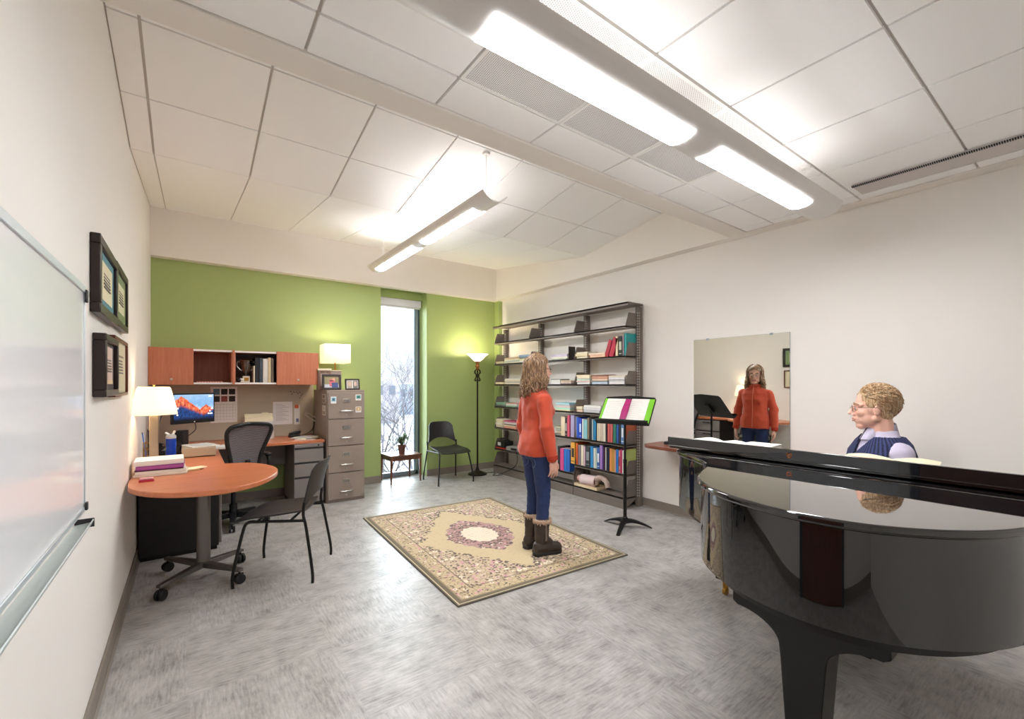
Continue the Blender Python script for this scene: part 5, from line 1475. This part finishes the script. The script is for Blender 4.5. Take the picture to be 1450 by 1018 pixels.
# ------------------------------------------------------------------ people
def skin(name, c):
    N = Nodes(name)
    f = N.noise(N.coord(), 22, 4)
    N.link(N.mix(f, lin((c[0] - 10, c[1] - 16, c[2] - 14)), lin(c)), N.b.inputs['Base Color'])
    N.b.inputs['Roughness'].default_value = .5
    N.b.inputs['Subsurface Weight'].default_value = .08; N.b.inputs['Subsurface Radius'].default_value = (.01, .004, .002)
    return N.m
def put(mb, sub, T):
    mb.add(sub.v, sub.f, T)
def head_blobs(mb, T, k=1., male=False):
    h = MB()
    h.ell((-.012, 0, .045), (.094, .076, .088)).ell((.03, 0, -.02), (.058, .061, .088)).ell((.0, 0, .0), (.075, .07, .08))
    h.ell((.056, 0, -.097), (.026, .030, .022)).ell((.066, 0, -.062), (.022, .032, .034))                                  # chin
    for s in (-1, 1):
        h.cap((-.005, s * .054, -.05), (.048, s * .02, -.096), .022, .017, 10)      # jaw line
        h.ell((.058, s * .038, -.022), (.026, .022, .024))                       # cheekbone
        h.cap((.078, s * .012, .026), (.064, s * .048, .022), .0115, .010, 10)      # brow
        h.ell((.094, s * .012, -.034), (.010, .008, .008))                       # nostril wing
        h.ell((-.008, s * .076, -.004), (.017, .009, .031), Matrix.Translation((-.008, s * .076, -.004)) @ Matrix.Rotation(s * .3, 4, 'Z') @ Matrix.Translation((.008, -s * .076, .004)))
        h.ell((-.002, s * .079, -.022), (.010, .007, .012))
        h.ell((.077, s * .031, .002), (.012, .017, .010))                        # lids
    h.cap((.084, 0, .022), (.108, 0, -.024), .0085, .0125, 12)                      # nose
    h.cap((.083, -.02, -.055), (.083, .02, -.055), .008, .008, 10).ell((.090, 0, -.053), (.008, .02, .0065))
    h.cap((.082, -.016, -.067), (.082, .016, -.067), .008, .008, 10).ell((.088, 0, -.067), (.008, .018, .007))
    for s in (-1, 1): h.ell((.022, s * .030, -.052), (.050, .034, .050))
    h.cap((-.026, 0, -.04), (-.04, 0, -.17), .056 if male else .047, .064 if male else .052, 18)
    put(mb, h, T @ Matrix.Scale(k, 4))
def face_parts(parent, T, k, lipc, browc, male=False):
    T = T @ Matrix.Scale(k, 4)
    m = MB(); ms = [colour((236, 232, 226), .2), colour((86, 104, 110), .15), M_black]
    for s in (-1, 1):
        m.m = 0; m.ell((.0795, s * .031, .002), (.0115, .0125, .0085), T, 14, 10)
        m.m = 1; m.ell((.0885, s * .031, .002), (.0035, .0062, .0062), T, 12, 8)
        m.m = 2; m.ell((.0908, s * .031, .002), (.002, .003, .003), T, 10, 8)
    m.build('eyes', ms, parent)
    m = MB()
    for s in (-1, 1):
        pts = [T @ Vector(p) for p in ((.0905, s * .014, .026), (.087, s * .032, .0325), (.073, s * .052, .027))]
        m.tube(smoothpath(pts, 4), [.003 * k] * 4 + [.0034 * k] * 3 + [.002 * k] * 2, 6)
    m.build('eyebrows', colour(browc, .8), parent)
    m = MB()
    m.tube(smoothpath([T @ Vector(p) for p in ((.085, -.024, -.060), (.0955, -.010, -.0555), (.0965, 0, -.0575), (.0955, .010, -.0555), (.085, .024, -.060))], 4), [.001 * k] + [.0034 * k] * 15 + [.001 * k], 7)
    m.tube(smoothpath([T @ Vector(p) for p in ((.085, -.022, -.062), (.0945, -.009, -.068), (.0955, 0, -.069), (.0945, .009, -.068), (.085, .022, -.062))], 4), [.001 * k] + [.0038 * k] * 15 + [.001 * k], 7)
    m.build('lips', colour(lipc, .45), parent)
def glasses(parent, T, k, c, metal):
    T = T @ Matrix.Scale(k, 4)
    m = MB()
    for s in (-1, 1):
        pts = [T @ Vector((.102 - .010 * ((y / .024) ** 2 if y * 1 > 0 else 0) - .004 * abs(y) / .024, s * (.034 + y), .001 + z)) for y, z in rrect(.046, .032, .012, 4)]
        m.tube(pts, .0016, 6, True)
        m.tube(smoothpath([T @ Vector(p) for p in ((.092, s * .058, .008), (.07, s * .076, .010), (.01, s * .084, .012), (-.012, s * .084, .010), (-.028, s * .08, -.012))], 4), .0016, 6)
    m.tube([T @ Vector((.102, -.011, .006)), T @ Vector((.1085, 0, .009)), T @ Vector((.102, .011, .006))], .0016, 6)
    m.build('glasses', mat('spectacle_frame', c, .3, metal=metal), parent)
def hand_blobs(mb, W, D, side, k=1., curl=.5, fwd=(1, 0, 0)):
    """wrist W, pointing along D; thumb toward fwd; palm turned to the body side"""
    z = -Vector(D).normalized(); x = Vector(fwd); x = (x - z * x.dot(z)).normalized(); y = z.cross(x)
    T = Matrix(((x.x, y.x, z.x, W[0]), (x.y, y.y, z.y, W[1]), (x.z, y.z, z.z, W[2]), (0, 0, 0, 1)))
    h = MB(); q = -side                                   # palm faces local q*y
    h.ell((.0, 0, -.05), (.041, .016, .05)).ell((-.006, 0, -.075), (.036, .014, .022)).cap((0, 0, .03), (0, 0, -.02), .027, .025, 12)
    for i, (fx, L) in enumerate(((.031, .068), (.0105, .076), (-.0105, .071), (-.031, .056))):
        a = Vector((fx, 0, -.088)); c = curl * (1 + .12 * i)
        p1 = a + Vector((fx * .12, q * L * .10 * c * 2, -L * .45)); p2 = p1 + Vector((fx * .05, q * L * .18 * c * 2, -L * .30)); p3 = p2 + Vector((0, q * L * .2 * c * 2, -L * .2))
        h.cap(a, p1, .0092, .0084, 10).cap(p1, p2, .0084, .0078, 10).cap(p2, p3, .0078, .0068, 10)
    a = Vector((.026, q * .006, -.022)); b_ = Vector((.052, q * .016, -.056)); c = Vector((.056, q * .022, -.088))
    h.cap(a, b_, .0145, .0112, 10).cap(b_, c, .0108, .0085, 10)
    put(mb, h, T @ Matrix.Scale(k, 4))
def supr(z, cx, rx, ry, n=32, e=2.4, cy=0):
    out = []
    for j in range(n):
        a = 2 * PI * j / n; c, s_ = math.cos(a), math.sin(a)
        out.append((cx + rx * math.copysign(abs(c) ** (2 / e), c), cy + ry * math.copysign(abs(s_) ** (2 / e), s_), z))
    return out
def hair_mat(name, a, b_, c):
    N = Nodes(name)
    P = N.coord()
    f = N.noise(N.mapping(P, (60, 60, 7)), 2.2, 5, .6)
    N.link(N.ramp(f, [(.36, lin(a)), (.5, lin(b_)), (.64, lin(c))]), N.b.inputs['Base Color'])
    N.b.inputs['Roughness'].default_value = .42
    return N.m
def folds(amp, sc, sz=1.):
    return lambda co: amp * noise.noise(Vector((co.x * sc, co.y * sc, co.z * sc * sz))) + amp * .5 * noise.noise(Vector((co.x * sc * 2.3 + 7, co.y * sc * 2.3, co.z * sc * 2.3 * sz)))

# ---- the standing woman (local x = the way she faces)
def woman():
    HT = Matrix.Translation((.012, 0, 1.517)) @ Matrix.Rotation(R(-9), 4, 'Z')
    b = MB()
    head_blobs(b, HT, 1.0)
    b.rings([supr(z, cx, rx, ry) for z, cx, rx, ry in ((.84, -.005, .09, .135), (.95, 0, .095, .145), (1.06, 0, .085, .12), (1.18, 0, .098, .14), (1.28, -.005, .080, .135), (1.34, -.012, .050, .075), (1.385, -.02, .045, .055))])
    for s in (-1, 1):
        b.cap((-.014, s * .148, 1.265), (-.036, s * .216, 1.06), .040, .036).cap((-.035, s * .215, 1.06), (.012, s * .232, .83), .036, .025)
        hand_blobs(b, (.016, s * .234, .80), (.10, .02 * s, -1), s, .93, .55)
        b.cap((-.005, s * .08, .86), (.012, s * .085, .48), .078, .05).cap((.012, s * .085, .48), (-.005, s * .09, .10), .05, .035)
        b.cap((-.02, s * .09, .065), (.12, s * .098, .045), .034, .028)
    M_sk = skin('fair_skin', (226, 178, 156))
    p = fuse(b, 'person', M_sk, voxel=.004, smooth=3, loc=(2.332, 2.845, .0105), rz=R(-11))
    tag(p, 'woman with long brown hair in an orange-red zip sweater standing on the rug', 'person')
    p.scale = (.984, .984, .984)
    face_parts(p, HT, 1.0, (186, 100, 96), (70, 50, 38))
    glasses(p, HT, 1.0, (120, 96, 84), .2)
    # sweater
    m = MB()
    m.rings([supr(z, cx, rx, ry, 36, 2.5) for z, cx, rx, ry in ((.815, -.002, .134, .172), (.86, -.002, .139, .178), (.93, -.002, .134, .174), (1.02, 0, .116, .152), (1.12, .002, .112, .148), (1.20, .004, .118, .166), (1.28, -.004, .106, .166), (1.33, -.012, .085, .126), (1.372, -.018, .064, .088), (1.40, -.016, .058, .064))])
    for s in (-1, 1):
        m.ell((.066, s * .068, 1.175), (.055, .062, .06))
        m.cap((-.014, s * .150, 1.272), (-.038, s * .224, 1.06), .060, .050).cap((-.036, s * .216, 1.06), (.008, s * .234, .845), .054, .044).cap((.008, s * .234, .845), (.013, s * .235, .815), .044, .04)
    M_sw = mat('rust_red_knit', (197, 76, 48), .85, var=.1, scale=170, bump=.25, sheen=.2)
    sw = fuse(m, 'sweater', M_sw, p, voxel=.006, smooth=5, disp=lambda c: folds(.013, 8, .8)(c) if c.z < 1.33 else 0)
    for s in (-1, 1):
        MB().tube([(.010, s * .234, .835), (.0145, s * .235, .797)], [.043, .041], 20).build('cuff', mat('rust_rib', (176, 56, 36), .9, var=.15, scale=120), sw, bevel=.003)
    MB().tube([(.062 * math.cos(2 * PI * j / 24) - .016 + .012 * math.cos(2 * PI * j / 24), .066 * math.sin(2 * PI * j / 24), 1.40 - .018 * math.cos(2 * PI * j / 24)) for j in range(24)], .012, 8, True).build('collar', M_sw, sw)
    zp = [(.1405, 0, .83), (.1405, .0, .93), (.124, 0, 1.02), (.121, 0, 1.10), (.127, 0, 1.17), (.118, 0, 1.25), (.092, 0, 1.32), (.066, 0, 1.375)]
    MB().tube(smoothpath(zp, 4), .0042, 6).build('zipper', colour((206, 112, 88), .5), sw)
    # jeans
    m = MB()
    m.ell((-.012, 0, .88), (.118, .165, .12))
    for s in (-1, 1):
        m.ell((-.044, s * .07, .84), (.072, .08, .085))
        m.cap((-.006, s * .082, .83), (.014, s * .084, .48), .089, .058).cap((.014, s * .084, .48), (-.004, s * .09, .24), .058, .050)
    M_jn = mat('indigo_denim', (38, 54, 94), .8, var=.35, scale=26, bump=.15)
    jn = fuse(m, 'jeans', M_jn, p, voxel=.006, smooth=4, disp=lambda c: .004 * noise.noise(Vector((c.x * 8, c.y * 8, c.z * 34))))
    M_st = colour((96, 112, 150), .8)
    from mathutils.bvhtree import BVHTree
    tree_j = BVHTree.FromPolygons([v.co.copy() for v in jn.data.vertices], [tuple(q.vertices) for q in jn.data.polygons])
    for s in (-1, 1):
        pts = []
        for q in smoothpath([(0, s * .035, .808), (0, s * .105, .80), (0, s * .112, .75), (0, s * .07, .715), (0, s * .035, .75)], 4, True):
            h = tree_j.ray_cast(Vector((-1, q.y, q.z)), Vector((1, 0, 0)))[0]
            if h is not None: pts.append(tuple(h))
        if len(pts) > 8: MB().tube(pts, .0022, 5, True).build('pocket_seam', M_st, jn)
    # boots
    M_bt = mat('dark_brown_leather', (62, 52, 46), .5, var=.2, scale=40, bump=.15)
    for s in (-1, 1):
        y = s * .09; fx = .0 if s < 0 else .0
        m = MB()
        m.cap((-.008, y, .13), (-.002, y, .235), .057, .062).cap((-.002, y, .235), (0, y, .262), .062, .064)
        m.cap((-.03, y, .072), (.06, y + s * .004, .066), .052, .048).cap((.06, y + s * .004, .062), (.135, y + s * .01, .052), .046, .04).cap((-.012, y, .14), (.05, y, .085), .054, .05)
        m.box(-.075, .165, y - .035, y + .04, .02, .05)
        bt = fuse(m, 'boot', M_bt, p, voxel=.005, smooth=4, disp=lambda c: .004 * noise.noise(Vector((c.x * 14, c.y * 14, c.z * 40))))
        m = MB(); m.prism([(-.082 + .0 * a, y + b_) for a, b_ in ((0, -.02), (0, .02))] + [(-.06, y + .043), (.03, y + .040), (.10, y + s * .008 + .046), (.15, y + s * .01 + .038), (.176, y + s * .01 + .01), (.176, y + s * .01 - .012), (.15, y + s * .01 - .038), (.10, y + s * .008 - .046), (.03, y - .040), (.0 - .06, y - .043)], 0, .026)
        m.build('sole', colour((38, 34, 32), .7), bt, bevel=.004)
        m = MB(); rn = random.Random(5)
        for j in range(160):
            a = rn.uniform(0, 2 * PI); z = rn.uniform(.268, .298); r = .066
            m.cap((r * math.cos(a), y + r * math.sin(a), z), ((r + .012) * math.cos(a + .1), y + (r + .012) * math.sin(a + .1), z + rn.uniform(-.012, .008)), .006, .003, 5)
        m.tube([(.064 * math.cos(2 * PI * j / 24), y + .064 * math.sin(2 * PI * j / 24), .282) for j in range(24)], .016, 8, True)
        m.build('fur_trim', mat('beige_fur', (176, 150, 128), .95, var=.25, scale=60), bt)
        MB().box(-.006, .010, y + s * .058, y + s * .068, .13, .262).build('side_strip', mat('taupe_suede', (112, 98, 86), .8), bt, bevel=.003)
    # hair
    rn = random.Random(12); m = MB()
    hc = MB(); hc.ell((-.012, 0, .05), (.101, .090, .096), None, 40, 28); hc.ell((-.062, 0, -.07), (.062, .092, .15))
    def below(f):
        q = sum((Vector(hc.v[i]) for i in f), Vector()) / len(f)
        return q.x > .0 and q.z < .088 - .45 * abs(q.y) + (.0 if q.x > .03 else -.03)
    hc.f = [f for f in hc.f if not below(f)]
    put(m, hc, HT)
    C0 = Vector((-.016, 0, .045))
    for lay in range(3):
        for k in range(150):
            side = 1 if k % 2 else -1
            ph = side * R(rn.uniform(62, 178) if lay else rn.uniform(70, 178))
            sc_ = 1.0 + .05 * lay
            rx, ry, rz_ = .104 * sc_, .092 * sc_, .100 * sc_
            pts = []; po = rn.uniform(0, 6)
            ln_ = rn.uniform(.17, .285) if abs(ph) > R(100) else rn.uniform(.14, .215)
            for i in range(7):
                t = R(12 + 80 * i / 6)
                blend = i / 6                                             # start at the parting, spread out to the azimuth
                pp_ = side * (R(90) * (1 - blend)) + ph * blend
                pts.append(C0 + Vector((rx * math.sin(t) * math.cos(pp_) - .0 * i, ry * math.sin(t) * math.sin(pp_), rz_ * math.cos(t))))
            e = pts[-1].copy(); outw = Vector((math.cos(ph), math.sin(ph), 0))
            amp = rn.uniform(.012, .028)
            for i in range(1, 11):
                t = i / 10
                q = e + Vector((0, 0, -ln_ * t)) + outw * (.016 * t * t + amp * t * math.sin(po + t * 10) - .012 * t * (1 - t)) + Vector((-outw.y, outw.x, 0)) * (amp * t * math.cos(po * 1.7 + t * 9))
                if abs(ph) < R(100): q += Vector((.014 * t, -side * .008 * t, 0))
                pts.append(q)
            r0 = rn.uniform(.005, .0085)
            m.tube(pts, [r0 * .5] + [r0] * (len(pts) - 5) + [r0 * .9, r0 * .75, r0 * .5, r0 * .2], 5, M=HT)
    m.build('hair', hair_mat('brown_wavy_hair', (80, 58, 43), (136, 104, 75), (194, 160, 124)), p, ang=180)
    return p
woman()

# ---- the seated man
def man():
    LA = Matrix.Identity(4)
    TT = Matrix.Translation((0, 0, 0)) @ Matrix.Rotation(R(-8), 4, 'Z')      # torso turned a little to his right
    HT = TT @ Matrix.Translation((.035, 0, 1.236)) @ Matrix.Rotation(R(-17), 4, 'Z')
    tv = lambda *a: tuple(TT @ Vector(a))
    b = MB()
    head_blobs(b, HT, 1.07, True)
    sub = MB(); sub.rings([supr(z, cx, rx, ry) for z, cx, rx, ry in ((.50, -.02, .115, .16), (.62, -.01, .115, .15), (.78, 0, .115, .15), (.92, 0, .110, .155), (1.0, -.005, .085, .14), (1.06, -.012, .05, .08), (1.10, -.02, .05, .06))])
    put(b, sub, TT)
    arms = {}
    for s in (-1, 1):
        S, E_, W = tv(-.012, s * .172, .985), tv(-.04, s * .245, .775), tv(.20, s * .15, .655)
        arms[s] = (S, E_, W)
        b.cap(S, E_, .05, .042).cap(E_, W, .042, .03)
        hand_blobs(b, W, tuple(Vector(tv(.32, s * .12, .625)) - Vector(W)), s, 1.03, .35, (0, -s, .2))
        b.cap((.0, s * .09, .56), (.42, s * .12, .535), .085, .06).cap((.42, s * .12, .535), (.40, s * .12, .10), .06, .042).cap((.38, s * .12, .06), (.50, s * .13, .045), .035, .03)
    M_sk = skin('ruddy_skin', (234, 186, 164))
    p = fuse(b, 'person', M_sk, voxel=.0042, smooth=7, loc=(3.44, .87, 0), rz=R(137))
    tag(p, 'grey-blond man in glasses and a navy knitted vest seated behind the piano', 'person')
    face_parts(p, HT, 1.07, (190, 120, 108), (176, 140, 108))
    glasses(p, HT, 1.07, (130, 120, 110), .9)
    # shirt
    m = MB(); sub = MB()
    RT = ((.50, -.02, .135, .178), (.62, -.006, .137, .175), (.76, .004, .138, .175), (.88, .004, .136, .185), (.97, -.002, .118, .198), (1.03, -.012, .090, .176), (1.075, -.012, .072, .10), (1.11, -.008, .07, .074))
    sub.rings([supr(z, cx, rx, ry, 36, 2.5) for z, cx, rx, ry in RT]); put(m, sub, TT)
    for s in (-1, 1):
        S, E_, W = [Vector(q) for q in arms[s]]
        m.cap(S, E_, .068, .060).cap(E_, W, .060, .044)
    M_sh = mat('lilac_shirt', (196, 188, 208), .75, var=.05, scale=90, bump=.08)
    sh = fuse(m, 'shirt', M_sh, p, voxel=.006, smooth=4, disp=folds(.005, 11))
    m = MB()
    for side in (-1, 1):
        n = 16; g = []
        for row_, (r, z, dx) in enumerate(((.060, 1.150, 0), (.072, 1.088, .004))):
            line = []
            for j in range(n + 1):
                a = side * PI * (1 - j / n * .95)
                line.append(tuple(TT @ Vector((-.006 + (r + .012) * math.cos(a) + (.026 if row_ and j > n - 4 else 0), r * math.sin(a), z - .028 * (math.cos(a) + 1) * .5 - (.012 if row_ and j > n - 4 else 0)))))
            g.append(line)
        m.sheet(g, (.002, 0, .002))
    q = m.build('collar', M_sh, sh); so_ = q.modifiers.new('t', 'SOLIDIFY'); so_.thickness = .004
    # vest: torso shell with armholes and a V neck
    N = Nodes('navy_cable_knit')
    P = N.coord(); x, y, z = N.sep(P)
    an = N.math('ARCTAN2', y, x)
    ribs = N.math('SINE', N.math('MULTIPLY', an, 58))
    cab = N.noise(N.mapping(P, (40, 40, 90)), 2, 3)
    f = N.math('ADD', N.math('MULTIPLY', ribs, .35), cab)
    N.link(N.ramp(f, [(.2, lin((20, 24, 50))), (.75, lin((52, 60, 104)))]), N.b.inputs['Base Color'])
    N.b.inputs['Roughness'].default_value = .9; N.bump(f, .5, .006)
    m = MB(); sub = MB()
    sub.rings([supr(z_, cx, rx + .013, ry + .012, 40, 2.5) for z_, cx, rx, ry in RT[:-1]]); put(m, sub, TT)
    TI = TT.inverted()
    def cut(c):
        c = TI @ c
        if c.z < .505: return True
        if abs(c.y) > .12 and ((c.x + .012) / .074) ** 2 + ((c.z - .935) / .095) ** 2 < 1: return True
        if abs(c.y) > .215: return True
        if c.x > -.01 and c.z > .94 and abs(c.y) < (c.z - .94) * .62: return True
        return c.z > 1.068
    fuse(m, 'vest', N.m, p, voxel=.005, smooth=3, drop=cut, solid=.009)
    # trousers and shoes
    m = MB(); m.ell((-.02, 0, .57), (.14, .185, .095))
    for s in (-1, 1): m.cap((.0, s * .092, .565), (.42, s * .12, .535), .098, .074).cap((.42, s * .12, .535), (.40, s * .12, .11), .074, .06)
    fuse(m, 'trousers', mat('charcoal_trousers', (52, 50, 52), .85, var=.08), p, voxel=.007, smooth=4, disp=folds(.005, 9))
    for s in (-1, 1):
        m = MB(); m.cap((.37, s * .12, .05), (.52, s * .135, .042), .048, .042).box(.33, .55, s * .128 - .04, s * .128 + .04, .002, .03)
        fuse(m, 'shoe', M_satin, p, voxel=.005, smooth=4)
    # short hair
    rn = random.Random(3); m = MB(); c0 = Vector((-.02, 0, .046))
    rr_ = Vector((.099, .083, .095)) * 1.07
    base = [(((-.022, 0, .05)), (.100, .083, .094)), ((-.040, 0, -.012), (.054, .066, .07))]
    for c, r in base: m.ell(tuple(Vector(c) * 1.07), tuple(Vector(r) * 1.07))
    nb = len(m.v)
    cnt = 0
    while cnt < 1900:
        t = math.acos(rn.uniform(-.75, 1)); a = rn.uniform(-PI, PI)
        d = Vector((math.sin(t) * math.cos(a), math.sin(t) * math.sin(a), math.cos(t)))
        if d.x > .80 and d.z < .5: continue
        if d.x > .3 and d.z < .28: continue
        if d.z < -.1 and d.x > -.1: continue
        q = c0 * 1.07 + Vector((d.x * rr_.x, d.y * rr_.y, d.z * rr_.z))
        flow = Vector((-.8, .15 * (1 if d.y > 0 else -1), -.25 - .6 * (1 - d.z) * .5)) + Vector((rn.uniform(-.2, .2), rn.uniform(-.2, .2), rn.uniform(-.15, .2)))
        flow = (flow - d * flow.dot(d)).normalized()
        L = rn.uniform(.028, .055)
        p1 = q + flow * L * .5 + d * rn.uniform(.003, .009); p2 = q + flow * L + d * rn.uniform(-.001, .006)
        m.tube([q - d * .004, p1, p2], [.0030, .0028, .0008], 4, M=HT)
        cnt += 1
    m.v = [tuple(HT @ Vector(p_)) for p_ in m.v[:nb]] + m.v[nb:]
    m.build('hair', hair_mat('sandy_grey_hair', (150, 112, 78), (194, 158, 116), (220, 200, 172)), p, ang=180)
man()

# ------------------------------------------------------------------ look
sc = bpy.context.scene
sc.view_settings.view_transform = 'Standard'
sc.view_settings.look = 'None'
sc.view_settings.gamma = 1
sc.view_settings.use_curve_mapping = False
sc.view_settings.exposure = 1.26
sc.cycles.max_bounces = 12
sc.cycles.diffuse_bounces = 6
sc.cycles.glossy_bounces = 6
sc.cycles.transparent_max_bounces = 12
sc.cycles.sample_clamp_indirect = 6
sc.cycles.use_denoising = True
